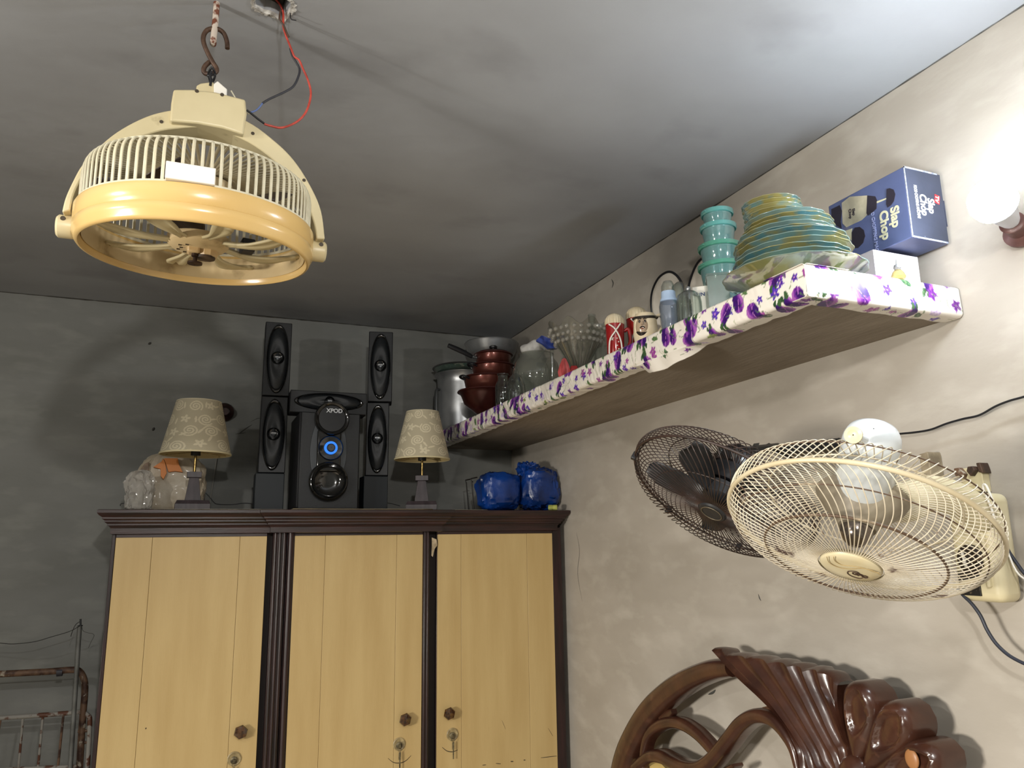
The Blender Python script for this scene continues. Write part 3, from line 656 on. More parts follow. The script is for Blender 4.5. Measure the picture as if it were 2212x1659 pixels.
# ------------------------------------------------------------------ wall shelf and its flowered cover
SX, SY0, SZ, SB = 1.115, 1.128, 2.295, 2.229      # front edge, near end, top, underside
m_slab = M('concrete_shelf', '8e8375', .9, col2='7f7466', scale=5, stretch=(3, .6, 1), bump=.0015, bscale=30)
sl = tag(MB().box((SX+.004, SY0+.004, SB+.002), (WX, WY, SZ-.003)).build('wall_shelf', m_slab), 'long grey concrete shelf slab along the right wall', 'shelf')
m_cover = M('flower_print_cover', 'efeae2', .32, attr='print', spec=.4)
def paint_cover(s, t, seed):
    """flower print: s along the cloth, t across it, both in metres"""
    rs = random.Random(seed); C = np.empty(s.shape+(3,), np.float32); C[:] = lin(hexc('e4ded4'))
    def lay(m, col, a=1.0):
        if m.any(): C[m] = C[m]*(1-a)+np.array(lin(hexc(col)), np.float32)*a
    def local(cx, cy, an, R):
        m = (abs(s-cx) < R) & (abs(t-cy) < R); ix = np.nonzero(m); dx = s[ix]-cx; dy = t[ix]-cy
        return ix, dx*math.cos(an)+dy*math.sin(an), -dx*math.sin(an)+dy*math.cos(an)
    def put(ix, mm, col, a=1.0):
        if mm.any():
            sel = tuple(q[mm] for q in ix); C[sel] = C[sel]*(1-a)+np.array(lin(hexc(col)), np.float32)*a
    def bell(cx, cy, an, k):
        ix, x, y = local(cx, cy, an, k*1.5)
        if not len(x): return
        w = k*.6*np.sqrt(np.clip(1-(x/k-.0)**2, 0, 1))*(1+.25*x/k)
        b = abs(y) < w; put(ix, b, '9c5aa8'); put(ix, b & (y < w*.55), '6b2b8c'); put(ix, b & (y < w*.25) & (x < k*.55), '3a1466')
        put(ix, b & (abs(y+x*.35-k*.05) < k*.03), 'b777bd'); put(ix, b & (abs(y-x*.2+k*.12) < k*.02), '24093f')
        lf = ((x+k*1.05)/(k*.35))**2+((y-k*.1)/(k*.2))**2 < 1; put(ix, lf, '3c5a35')
        lf = ((x+k*1.0)/(k*.3))**2+((y+k*.34)/(k*.14))**2 < 1; put(ix, lf, '2c4a2d')
    def leaf(cx, cy, an, k, col):
        ix, x, y = local(cx, cy, an, k*1.1)
        if len(x): put(ix, abs(y) < k*.42*np.clip(1-(x/k)**2, 0, 1)**.8, col); put(ix, (abs(y) < k*.03) & (abs(x) < k*.9), '6f9a6a')
    def pansy(cx, cy, an, k, c1, c2):
        ix, x, y = local(cx, cy, an, k*1.3)
        if not len(x): return
        r = np.hypot(x, y); a = np.arctan2(y, x); ed = k*(.72+.2*np.cos(5*a+1)+.08*np.cos(13*a)+.05*np.cos(23*a+2))
        put(ix, r < ed, c1); put(ix, (r < ed*.7) & (np.cos(7*a+9*r/k) > .1), c2); put(ix, r < k*.14, 'c890c0')
    def stem(cx, cy, an, k, col, wd=.0011):
        ix, x, y = local(cx, cy, an, k)
        if len(x): put(ix, (abs(y-.25*k*np.sin(x/k*2.5)) < wd*(1-.3*x/k)) & (abs(x) < k*.9), col, .85)
    def pale(cx, cy, an, k):
        ix, x, y = local(cx, cy, an, k*1.2)
        if len(x):
            e = (x/k)**2+(y/(k*.62))**2; put(ix, e < 1, 'cbb8dc', .75); put(ix, (e < 1) & (np.sin(x/k*9+y/k*5) > .6), '9a7cc0', .6)
    smax = float(s.max()); n = int(smax/.034)+1
    for i in range(n):
        c0 = i*.034
        for row in range(-1, 5):
            cx = c0+rs.uniform(0, .03); cy = row*.045+rs.uniform(0, .034); an = rs.uniform(0, 6.28); q = rs.random()
            if q < .24: bell(cx, cy, rs.choice((1.2, 1.9, 4.4, 5.0))+rs.uniform(-.3, .3), rs.uniform(.024, .033)); stem(cx-.02, cy, an, .02, '55704a')
            elif q < .60: pansy(cx, cy, an, rs.uniform(.010, .018), *rs.choice((('5f35a8', '35157a'), ('7a2f96', '4a1270'), ('8f3c8d', 'b05fa6'), ('4a2a9c', '6d48c0')))); stem(cx+.01, cy+.006, an, .018, '6b8058', .0009)
            elif q < .68: pale(cx, cy, an, rs.uniform(.012, .018))
            elif q < .84: leaf(cx, cy, an, rs.uniform(.012, .02), rs.choice(('35543a', '4d6b3e', '8b9c52'))); stem(cx, cy, an+.5, .02, '6f8259')
            else: stem(cx, cy, an, rs.uniform(.012, .024), rs.choice(('8f9a78', '6f8259', 'a9ad8c'))); 
    return C
def section(fold_t, wrap, L0=.12):
    """cross-section of the cover: along the top, down the face, back under"""
    d = .0015; path = [(-L0, SZ+d)]
    r = .008; zt, zb = SZ+d, SB-.0025
    path += [(-r, zt)]+[(-r+r*math.sin(a), zt-r+r*math.cos(a)) for a in (.4, .8, 1.2, 1.571)]
    path += [(d, zb+r)]+[(-r+(r)*math.cos(a)+d*.5, zb+r-r*math.sin(a)) for a in (.4, .8, 1.2, 1.571)]
    path += [(-wrap, zb)]
    return path
def resample(path, step):
    out = [path[0]]; acc = [0.0]
    for a, c in zip(path, path[1:]):
        L = math.hypot(c[0]-a[0], c[1]-a[1]); n = max(1, int(L/step))
        for i in range(1, n+1): out.append((a[0]+(c[0]-a[0])*i/n, a[1]+(c[1]-a[1])*i/n)); acc.append(acc[-1]+L/n)
    return out, acc
sec, acc = resample(section(0, .055), .0026)
sec = [(a, b) for a, b in sec]; NS = len(sec)
ys = []; y = SY0-.0015
while y < WY-.03: ys.append(y); y += .0022 if y < 2.3 else .0032
P = []; 
i_face = next(i for i, q in enumerate(sec) if q[0] >= 0.0005)
for y in ys:
    far = min(1, max(0, (y-1.5)/1.2)); row = []
    under = .052+.012*noise.noise(Vector((y*6, 3, 0)))+.006*noise.noise(Vector((y*30, 3, 0)))
    drape = max(0, 1-((y-1.66)/.13)**2)**.7 if abs(y-1.66) < .13 else 0     # the piece of hem hanging loose
    ease = min(1, (y-SY0)/.03)
    for k, (u, z) in enumerate(sec):
        uu = u
        if z < SB-.001 and u < -.006: uu = -.006+(u+.006)/(.055-.006)*(under-.006)
        x = SX-uu; zz = z
        fa = 1 if acc[k] > .115 else 0
        f = (noise.noise(Vector((y*22+acc[k]*16, acc[k]*14, 1)))*.0032+abs(noise.noise(Vector((y*52+acc[k]*35, acc[k]*25, 7))))*.0036)*(.35+.9*far)*ease
        if u > -.004: x -= max(-.0006, f+.0004)
        elif z < SB: zz = z-max(0, f*.8)-.0003
        else: zz = z+max(0, f*.4)*(1 if u > -.03 else .2)
        if drape and z < SB+.012 and u < .002:
            v = min(1, max(0, (SB+.012-z)/.014))*.25 if u > -.006 else min(1, -u/.05)
            if u <= -.006: x = x*(1-drape)+(SX-.012-.004*math.sin(y*60)+(-u)*.28)*drape; zz = zz-drape*(-u)*.68
        row.append(Vector((x, y, zz)))
    P.append(row)
cv = MB().grid(P)
o = cv.build('shelf_cover', m_cover, smooth=180, fixn=False, solid=.0007)
tag(o, 'white plastic shelf cover printed with purple flowers, wrapped over the shelf edge', 'shelf cover')
Sg, Tg = np.meshgrid(np.array(ys)-SY0+.5, np.array(acc), indexing='ij'); vcol(o, 'print', paint_cover(Sg, Tg, 11).reshape(-1, 3))
sec2, acc2 = resample(section(0, .04), .0026)
xs = np.linspace(SX+.0, WX-.003, 190); P = []
for x in xs:
    row = []
    for k, (u, z) in enumerate(sec2):
        wrap = .042+.01*noise.noise(Vector((x*18, 8, 0))); uu = u
        if z < SB-.001 and u < -.006: uu = -.006+(u+.006)/(.034)*(wrap-.006)
        yy = SY0-uu; f = noise.noise(Vector((x*26, acc2[k]*20, 4)))*.0014+abs(noise.noise(Vector((x*60, acc2[k]*30, 2))))*.001
        if x-SX < .012: f *= 0
        zz = z
        if u > -.004: yy -= max(0, f)+.001
        elif z < SB: zz -= max(0, f)+.0005
        else: zz += .0006
        row.append(Vector((x-.0012 if x-SX < .001 else x, yy, zz)))
    P.append(row)
e = MB().grid(P).build('end_flap', m_cover, o, smooth=180, fixn=False, solid=.0007)
Sg, Tg = np.meshgrid(xs-SX, np.array(acc2), indexing='ij'); vcol(e, 'print', paint_cover(Sg, Tg, 23).reshape(-1, 3))

# ------------------------------------------------------------------ things on the shelf
Z0 = SZ+.0035
def spot(px, X): Y = place(px, X, Z0); return X, Y, pr((X, Y, Z0))[2]/FPX
def turned(name, label, cat, px, X, rows, mat, group=None, seg=40, th=.0016, part=None, wob=None, smooth=50, y0=None, base=None):
    """a thing turned on a vertical axis; rows give (half width, y) in photo pixels from bottom to top"""
    X, Y, k = spot(px, X)
    zb = base if base is not None else Z0
    prof = [(hw*k, max(zb, zfor(X, Y, py))-zb) for hw, py in rows]
    prof[0] = (prof[0][0], 0.0); prof = [(.0005, 0.0)]+prof
    inner = [(max(.0004, r-th), z+(th if i == 0 else 0)) for i, (r, z) in enumerate(prof)][::-1]
    t = thing(name, label, cat, (X, Y, zb), group=group)
    MB().lathe(prof+inner, seg, wob=wob).build(part or 'body', mat, t, smooth=smooth)
    return t, k, prof
m_alu = M('scuffed_aluminium', 'c4c6c8', .34, metal=.8, col2='8d8f92', scale=5, bump=.0003, bscale=80)
m_alud = M('dull_aluminium', '7f8284', .42, metal=.9)
m_cop = M('copper_red_enamel', '6d3a31', .32, metal=.65, col2='562a23', scale=12, coat=.4)
m_copd = M('dark_red_rim', '3c1512', .4)
m_blk = M('black_handle', '16161a', .4)
# big aluminium pot in the far corner
t, k, pf = turned('cooking_pot', 'large aluminium cooking pot at the far end of the shelf', 'pot', 1003, 1.24, [(54, 912), (58, 905), (58.5, 870), (58.5, 835), (59, 819), (65, 814), (66, 812)], m_alu, seg=64)
r1, z1 = pf[-3][0], pf[-3][1]
MB().tube(sm([(-r1*.98, -r1*.1, z1*.75), (-r1*1.12, -r1*.12, z1*.72), (-r1*1.12, -r1*.12, z1*.3), (-r1*.98, -r1*.1, z1*.22)], 5), .006, 8, flat=2.2).build('handle', m_alud, t)
t2 = thing('glass_lid_dish', 'wide greenish dish with a dark rim resting on the large aluminium pot', 'dish', (t.location.x, t.location.y, Z0+pf[-1][1]+.001))
rr = pf[-1][0]
MB().lathe([(.001, 0), (rr*.85, 0), (rr*.95, .012), (rr*1.0, .03), (rr*1.04, .032), (rr*1.03, .035), (rr*.97, .033), (rr*.9, .014), (.001, .003)], 56).build('dish', GLASS('green_glass', 'b8d2c6', body='7f9088', bodyf=.35), t2)
MB().lathe([(rr*1.03, .03), (rr*1.06, .034), (rr*1.03, .038), (rr*.98, .034)], 56, closed=True).build('rim', m_alud, t2)
tb = thing('orange_bowl', 'small orange bowl lying inside the greenish dish', 'bowl', (t.location.x+.01, t.location.y, Z0+pf[-1][1]+.006))
MB().lathe([(.001, 0), (rr*.3, 0), (rr*.45, .012), (rr*.55, .028), (rr*.52, .028), (.001, .004)], 40).build('bowl', M('orange_enamel', 'c4521e', .4, col2='8d3512', scale=40), tb)
# aluminium basin standing on the dish, behind the copper pots
turned('aluminium_basin', 'wide aluminium basin with a rolled rim behind the stacked copper pots', 'basin', 1064, 1.36, [(33, 905), (36, 779), (47, 772), (54, 760), (58, 748), (60, 744), (59, 742)], m_alu, seg=64, base=Z0+pf[-1][1]+.039)
# copper-coloured stack
X, Y, k = spot(1052, 1.205)
def zz(py): return zfor(X, Y, py)
g = 'copper-coloured pots stacked by size'
def pan(name, label, hb, ht, yb, yt, handles, lid=False, long=False, dx=0):
    zb, zt = zz(yb), zz(yt); t = thing(name, label, 'pot', (X+dx*k, Y-dx*k*.4, zb), group=g); h = zt-zb; rb, rt = hb*k, ht*k
    if name == 'wok': pf = [(.0005, 0), (rb*.55, .001), (rb*.8, h*.12), (rt*.82, h*.5), (rt*.93, h*.85), (rt, h*.97), (rt+.006, h)]
    else: pf = [(.0005, 0), (rb*.92, 0), (rb, h*.1), (rt, h*.92), (rt+.006, h*.97), (rt+.006, h)]
    MB().lathe(pf+[(max(.0004, r-.002), z+(.002 if i < 2 else 0)) for i, (r, z) in enumerate(pf)][::-1], 56).build('bowl' if name == 'wok' else 'pan_body', m_cop if name != 'wok' else M('wok_dark_red', '4a1f1a', .3, metal=.5, col2='35130f', scale=14, coat=.3), t, smooth=50)
    MB().lathe([(rt+.0045, h*.97), (rt+.009, h-.001), (rt+.008, h+.003), (rt+.002, h+.002)], 56, closed=True).build('rim', m_copd, t)
    for sgn in handles:
        c = Vector((-.80*sgn, .60*sgn*.2-.3, 0)).normalized(); sd = Vector((-c.y, c.x, 0)); zc = h*.8
        a = c*(rt+.002)+Vector((0, 0, zc)); mb = MB()
        mb.tube(sm([a+sd*.016, a+sd*.02+c*.018+Vector((0, 0, .004)), a+c*.03+sd*.012+Vector((0, 0, .008)), a+c*.03-sd*.012+Vector((0, 0, .008)), a-sd*.02+c*.018+Vector((0, 0, .004)), a-sd*.016], 5), .0055, 8, flat=.8)
        mb.build('handle', m_blk, t)
    if long:
        c = Vector((-.85, -.05, 0)).normalized(); a = c*(rt+.001)+Vector((0, 0, h*.62))
        p3 = atY(968, 746, Y-.02)-t.location
        MB().tube([a, a+(p3-a)*.22+Vector((0, 0, -.004))], .0075, 10, flat=.6).build('handle_bracket', m_alud, t)
        MB().tube(sm([a+(p3-a)*.16+Vector((0, 0, -.006)), a+(p3-a)*.35-Vector((0, 0, .002)), a+(p3-a)*.7, p3], 5), [.008+.004*math.sin(i/15*2.6) for i in range(16)], 12, flat=.7).build('long_handle', m_blk, t)
    if lid:
        MB().lathe([(rt+.004, h+.002), (rt+.004, h+.005), (rt*.85, h+.014), (rt*.4, h+.022), (.001, h+.024), (.001, h+.02), (rt*.8, h+.008)], 48).build('lid', m_copd, t)
        MB().lathe([(.001, h+.022), (.007, h+.022), (.008, h+.032), (.018, h+.034), (.019, h+.042), (.012, h+.046), (.001, h+.046)], 24).build('lid_knob', m_blk, t)
pan('wok', 'dark copper-red wok, lowest of the copper-coloured stack', 30, 60, 899, 848, ())
pan('saucepan', 'copper-coloured saucepan with loop handles, second from the bottom of its stack', 47, 52, 846, 818, (1, -1), dx=2)
pan('saucepan', 'copper-coloured saucepan with loop handles, third from the bottom of its stack', 42, 45, 816, 792, (1, -1), dx=12)
pan('lidded_pan', 'copper-coloured pan with lid and long black handle, top of its stack', 37, 39, 790, 768, (), lid=True, long=True, dx=14)
# glass jars by the edge
m_glass = GLASS('clear_glass', 'f2f6f4')
m_glassc = GLASS('cloudy_glass', 'e9ece8', body='b9bab0', bodyf=.24, rough=.06)
turned('glass_jar', 'small clear glass jar with a screw neck in front of the copper pots', 'jar', 1087, 1.175, [(14, 878), (17, 874), (17.5, 835), (14, 826), (11, 822), (11, 812), (12.5, 811), (12.5, 808)], m_glass, group='clear glass jars by the copper pots')
turned('glass_jar', 'clear dome-shaped glass jar just right of the screw-necked jar', 'jar', 1115, 1.18, [(20, 862), (21, 850), (20, 832), (16, 818), (10, 811), (4, 808), (3, 806)], m_glass, group='clear glass jars by the copper pots')
# round cloudy bowl with crumpled paper
t, k, pf = turned('fishbowl_jar', 'wide cloudy glass bowl with white crumpled paper in its mouth', 'glass bowl', 1160, 1.31, [(30, 858), (36, 850), (48, 832), (52, 808), (47, 786), (38, 774), (37, 768), (39, 766)], m_glassc, seg=56)
pp = thing('crumpled_paper', 'ball of white crumpled paper stuffed in the cloudy glass bowl', 'paper', (t.location.x-.012, t.location.y, Z0+pf[-1][1]+.02))
o = MB().ball((0, 0, .0), (.056, .045, .034), 26, 18).build('paper_ball', M('white_tissue', 'd6d4d0', .8, col2='b9b7b3', scale=30), pp, smooth=22); crumple(o, .014, 24, 3)
# blue scalloped dish leaning behind
c = atY(1192, 738, 2.66); BDZ = -(c.z-Z0)+.006; bd = thing('blue_dish', 'blue and white scalloped dish tilted behind the beaded glass bowl', 'dish', mtx=frame_of((c.x, c.y, c.z), (-.04, -.08, 1), (1, 0, 0)))
wb = lambda an, r, z: (r*(1+.06*math.sin(an*9)*(r > .03)), z+.008*math.sin(an*4)*(r > .04))
MB().lathe([(.001, -.03), (.009, -.035), (.006, -.07), (.007, BDZ), (.022, BDZ-.006), (.022, BDZ-.008), (.001, BDZ-.008)], 24).build('glass_stem', GLASS('clear_glass', 'f2f6f4'), bd)
MB().lathe([(.001, -.03), (.02, -.03), (.038, -.012), (.06, .006), (.061, .009), (.036, -.008), (.001, -.026)], 72, wob=wb).build('dish', M('blue_glaze', '25357a', .3, col2='3f55a5', scale=50, coat=.4), bd)
MB().lathe([(.03, -.013), (.057, .0065), (.0595, .0095), (.03, -.009)], 72, wob=wb, closed=True).build('white_rim', M('white_glaze', 'd9d6cc', .3), bd)
# pink shell-like piece
X, Y, k = spot(1220, 1.15)
pk = thing('pink_ornament', 'glossy pink-red ornament half hidden under the beaded glass bowl', 'ornament', (X, Y, Z0))
MB().lathe([(.001, 0), (.017, 0), (.02, .02), (.014, .045), (.006, .066), (.001, .07)], 20, wob=lambda a, r, z: (r*(1+.18*math.sin(a*5)), z)).build('shell', M('pink_gloss', 'c4595a', .25, col2='8f2f2f', scale=20, coat=.5), pk)
MB().lathe([(.001, 0), (.02, .0), (.024, .016), (.012, .042), (.001, .046)], 20, Matrix.Translation((.034, -.004, 0)), wob=lambda a, r, z: (r*(1+.15*math.sin(a*4)), z)).build('shell_lobe', M('dark_red_gloss', '8e2626', .25, coat=.5), pk)
# beaded cut-glass bowl
X, Y, k = spot(1252, 1.225)
gb = thing('beaded_glass_bowl', 'flared clear glass bowl with rows of glass beads under its scalloped rim', 'glass bowl', (X, Y, Z0))
def zr(py): return zfor(X, Y, py)-Z0
R1 = 66*k; h1 = zr(708)
wbb = lambda an, r, z: (r*(1+.05*math.cos(an*8)*min(1, z/h1*1.2)), z+.012*math.cos(an*8)*(z/h1)**3)
pf = [(.001, 0), (.03, 0), (.032, .004), (.02, .012), (.018, h1*.14), (R1*.24, h1*.24), (R1*.46, h1*.46), (R1*.70, h1*.68), (R1*.92, h1*.9), (R1, h1)]
MB().lathe(pf+[(max(.0005, r-.003), z+.003) for r, z in pf[::-1]], 96, wob=wbb).build('bowl', GLASS('faint_glass', 'f3f3ef', body='b5b2a6', bodyf=.12, rough=.05), gb, smooth=60)
mb = MB()
for q in range(24):
    a = 2*math.pi*q/24; mb.tube([((R1*f+.001)*(1+.05*math.cos(a*8)*f)*math.cos(a), (R1*f+.001)*(1+.05*math.cos(a*8)*f)*math.sin(a), h1*g2) for f, g2 in ((.24, .24), (.47, .46), (.71, .68))], .0016, 5)
mb.build('cut_ribs', m_glass, gb)
for row, (fr_, fz) in enumerate(((.83, .80), (.73, .70), (.93, .9))):
    for q in range(26):
        a = 2*math.pi*(q+.5*(row % 2))/26; r = R1*fr_*(1+.05*math.cos(a*8)*fz)+.004
        if q == 0 and row == 0:
            proto = MB().ball((0, 0, 0), .0078, 10, 7).build('bead', GLASS('bead_glass', 'ffffff', body='d8d5ca', bodyf=.3, blend=.55), gb, smooth=180); b0 = proto
        else: b0 = proto.copy(); COL.objects.link(b0); b0.parent = gb
        b0.location = (r*math.cos(a), r*math.sin(a), h1*fz)
# small frosted glass behind it
turned('frosted_glass', 'pale frosted tumbler standing behind the beaded bowl and left of the red mugs', 'glass', 1303, 1.42, [(13, 800), (14, 790), (20, 715), (22, 705)], m_glassc)
turned('frosted_glass', 'narrow clear glass standing upright, its top above the beaded bowl', 'glass', 1285, 1.44, [(7, 800), (8, 790), (8, 690), (8.5, 680)], m_glassc)
# red knitted-top mugs
m_red = M('red_glaze', 'a01a1c', .2, col2='8a1416', scale=10, coat=.6)
m_cream = M('cream_knit_ceramic', 'ddcfb2', .5, col2='c9b896', scale=20)
m_white = M('white_ceramic', 'e6e2d8', .35)
def red_mug(px, X0, hw, rows, label, star):
    X, Y, k = spot(px, X0); yb, ym, yt = rows
    zb, zm, zt = 0, zfor(X, Y, ym)-Z0, zfor(X, Y, yt)-Z0; r = hw*k
    t = thing('red_mug', label, 'mug', (X, Y, Z0), group='red mugs with cream ribbed tops')
    MB().lathe([(.001, 0), (r*.8, 0), (r*.86, .004), (r*.93, zm*.5), (r, zm), (r*.96, zm+.001), (r*.8, .006), (.001, .006)], 40).build('mug_body', m_red, t)
    MB().lathe([(r*1.01, zm-.001), (r*1.03, zm+.008), (r*.98, zm+(zt-zm)*.5), (r*.75, zm+(zt-zm)*.82), (r*.4, zt), (.001, zt+.003), (.001, zm)], 64, wob=lambda a, rr, z: (rr*(1+.03*math.cos(a*22)), z)).build('ribbed_cap', m_cream, t)
    vd = Vector((-X, -Y, 0)).normalized(); sd = Vector((-vd.y, vd.x, 0))
    mb = MB()
    for s1, c1 in ((1, 0), (-1, .01)): mb.tube(sm([vd*(r+.003)+sd*(.018*s1)+Vector((0, 0, zm*.95)), vd*(r+.006)+Vector((0, 0, zm*.72+c1)), vd*(r+.004)-sd*(.016*s1)+Vector((0, 0, zm*.5)), vd*(r+.002)-sd*(.02*s1)+Vector((0, 0, zm*.12))], 6), .0024, 6)
    mb.build('cord', m_white, t)
    if star:
        cst = vd*(r*.985)+sd*(-r*.35); pts = [(math.sin(math.pi*i/5)*(.008 if i % 2 == 0 else .0035), math.cos(math.pi*i/5)*(.008 if i % 2 == 0 else .0035)) for i in range(10)]
        n2 = (vd*.93-sd*.36).normalized(); s2 = Vector((-n2.y, n2.x, 0))
        MB().prism(pts, -.002, .0015, lambda u, v, d: n2*(r*.955+d)+s2*(u)+Vector((0, 0, zm*.55+v))).build('white_star', m_white, t)
    mb = MB()
    for q in range(7): c = vd*(r*.97)+sd*(r*.2+.004*(q % 2))+Vector((0, 0, zm*(.15+.1*q))); mb.ball(c, .0022, 8, 6)
    mb.build('lace_dots', m_white, t)
    a = sd*(r*.95); MB().tube(sm([a+Vector((0, 0, zm*.8)), a*1.5+Vector((0, 0, zm*.85)), a*1.65+Vector((0, 0, zm*.5)), a+Vector((0, 0, zm*.2))], 6), .0055, 10).build('handle', m_red, t)
red_mug(1331, 1.185, 20.5, (770, 702, 679), 'red mug with cream ribbed cap and white star, left of its twin', True)
red_mug(1380, 1.27, 23, (790, 690, 665), 'red mug with cream ribbed cap, partly behind the face-shaped mug', False)
# face-shaped mug: man with headscarf
X, Y, k = spot(1396, 1.165)
T = frame_of((X, Y, Z0), (0, 0, 1), (-Y, X, 0))       # x to the viewer's left... local -y faces the viewer
vd = Vector((-X, -Y, 0)).normalized(); sdv = Vector((vd.y, -vd.x, 0))   # sdv: to the viewer's right seen from the viewer
sdv = -Vector((-vd.y, vd.x, 0)) if Vector((-vd.y, vd.x, 0)).dot(RT) < 0 else Vector((-vd.y, vd.x, 0))
T = Matrix(((sdv.x, -vd.x, 0, X), (sdv.y, -vd.y, 0, Y), (0, 0, 1, Z0), (0, 0, 0, 1)))
fm = thing('face_mug', 'cream mug shaped as a bearded head in a headscarf with a black band', 'mug', mtx=T)
hm = zfor(X, Y, 679)-Z0; rm = 24*k
MB().lathe([(.001, 0), (rm*.95, 0), (rm*1.05, hm*.3), (rm*1.0, hm*.7), (rm*.93, hm*.9), (rm*.8, hm), (rm*.72, hm), (rm*.7, .01), (.001, .01)], 40, wob=lambda a, r, z: (r*(1+.05*math.cos(2*a)), z)).build('headscarf', m_cream, fm)
fb = MB().ball((-rm*.22, -rm*.52, hm*.5), (rm*.66, rm*.6, hm*.38), 28, 20).build('face', M('beige_skin_glaze', 'b09a80', .25, col2='957f68', scale=20, coat=.5), fm)
MB().lathe([(max(1e-4, math.cos(a)), math.sin(a)) for a in [-1.57+.1475*i for i in range(9)]], 36, Matrix.Translation((-rm*.22, -rm*.53, hm*.5)) @ Matrix.Diagonal((rm*.69, rm*.63, hm*.4, 1)), wob=lambda a, r, z: (r, z-(.22 if z > -.42 else 0)*max(0, -math.sin(a))**6)).build('beard', M('black_glaze', '2b2521', .25, coat=.5), fm)
MB().tube(sm([(-rm*.25, -rm*1.1, hm*.66), (-rm*.25, -rm*1.18, hm*.58), (-rm*.25, -rm*1.2, hm*.53)], 4), [.0015+.0022*i/8 for i in range(9)], 8).build('nose', MATS['beige_skin_glaze'], fm)
for sx_ in (-.5, -.02):
    MB().ball((rm*sx_, -rm*1.03, hm*.66), (rm*.1, rm*.06, hm*.05), 12, 8).build('eye', MATS['black_glaze'], fm)
    MB().tube(sm([(rm*(sx_-.14), -rm*1.04, hm*.73), (rm*sx_, -rm*1.09, hm*.76), (rm*(sx_+.14), -rm*1.03, hm*.73)], 4), .0011, 6).build('eyebrow', MATS['black_glaze'], fm)
MB().tube(sm([(-rm*.48, -rm*1.08, hm*.44), (-rm*.27, -rm*1.16, hm*.48), (-rm*.06, -rm*1.08, hm*.44)], 4), .0017, 6).build('moustache', MATS['black_glaze'], fm)
MB().ball((-rm*.27, -rm*1.12, hm*.41), (rm*.15, rm*.06, hm*.025), 12, 8).build('mouth', M('brown_lip_glaze', '8a5a48', .3), fm)
MB().tube([(rm*1.0*math.cos(a)*(1+.05*math.cos(2*a)), rm*1.0*math.sin(a)*(1+.05*math.cos(2*a)), hm*.86+.004*math.sin(a)) for a in [i*math.pi/16 for i in range(32)]], .0042, 8, closed=True).build('head_band', MATS['black_glaze'], fm)
fpts = [(-rm*.25+rm*.62*math.cos(a), -rm*.72+.2*rm*abs(math.cos(a)), hm*.52+hm*.4*math.sin(a)) for a in [math.pi*(-.2+1.4*i/20) for i in range(21)]]
MB().tube(fpts, .004, 8).build('scarf_edge', m_cream, fm)
MB().tube(sm([(rm*.8, 0, hm*.85), (rm*1.5, -.005, hm*.92), (rm*1.6, -.005, hm*.55), (rm*.95, 0, hm*.3)], 6), .0055, 8).build('handle', m_cream, fm)
# oval trays with dark rims leaning on the wall
m_tray = M('pale_tray', 'ddd6ca', .35, col2='bdb5a8', scale=10)
def oval_tray(pts, Yc, label):
    P = [atX(x, y, 1.50) for x, y in pts]; t = thing('oval_tray', label, 'tray', (1.50, Yc, Z0), group='oval trays leaning on the wall')
    q = sm([(0.045*(1-(p.z-Z0)/.2), p.y-Yc, p.z-Z0) for p in P], 6)
    MB().tube(q, .0042, 8).build('dark_rim', m_blk, t)
    n = len(q); c = Vector((.02, sum(v.y for v in q)/n, min(v.z for v in q)))
    rows = [[v+(c+Vector((.02, 0, 0))-v)*f+Vector((.004*math.sin(f*3.1), 0, 0)) for v in q] for f in (0, .08, .16, .3, .6, 1)]
    MB().grid(rows).build('tray_body', m_tray, t, solid=.0015)
oval_tray([(1414, 700), (1416, 660), (1424, 630), (1440, 604), (1458, 591), (1472, 592), (1483, 608), (1489, 640), (1490, 700)], 1.86, 'oval pale tray with dark rim leaning on the wall behind the blue-capped bottle')
oval_tray([(1493, 690), (1496, 630), (1506, 600), (1524, 570), (1545, 556), (1565, 560), (1575, 590), (1578, 640)], 1.66, 'second oval tray with dark rim leaning on the wall behind the stacked tubs')
# baby bottle, ribbed tumbler, ladle ball, carton, clear tubs
m_lb = M('pale_blue_plastic', 'a9bfdc', .35)
t, k, pf = turned('feeding_bottle', 'clear bottle with pale blue screw ring beside the face-shaped mug', 'bottle', 1449, 1.185, [(17, 725), (19, 720), (21, 690), (21.5, 662), (19, 652), (15, 648)], GLASS('bluish_bottle', 'f1f5fa', body='b5c2d8', bodyf=.16))
r, z = pf[-2][0], pf[-2][1]
hz = zfor(t.location.x, t.location.y, 631)-Z0-z
MB().lathe([(.001, z-.002), (r*1.0, z-.002), (r*.98, z+hz*.2), (r*.84, z+hz*.35), (r*.8, z+hz), (.001, z+hz)], 40).build('screw_ring', m_lb, t)
z2 = z+hz; h3 = zfor(t.location.x, t.location.y, 606)-Z0-z2
MB().lathe([(r*.78, z2), (r*.76, z2+h3*.5), (r*.5, z2+h3*.9), (.001, z2+h3)], 32).build('dome_cap', m_glass, t)
t, k, pf = turned('ribbed_tumbler', 'upturned ribbed clear tumbler right of the blue-ringed bottle', 'glass', 1492, 1.19, [(26, 702), (27, 690), (27, 655), (24, 638), (14, 631), (4, 629)], m_glass, wob=lambda a, r, z: (r*(1+.03*math.cos(a*14)), z), seg=112)
MB().ball((.0, 0, pf[-1][1]+.006), .0075, 16, 10).build('metal_ball', m_alu, t)
turned('small_glass', 'clear upturned glass behind the ribbed tumbler, under the oval tray', 'glass', 1476, 1.31, [(22, 730), (22, 700), (21, 640), (16, 618), (6, 610)], m_glass)
X, Y, k = spot(1519, 1.235); hh = zfor(X, Y, 622)-Z0
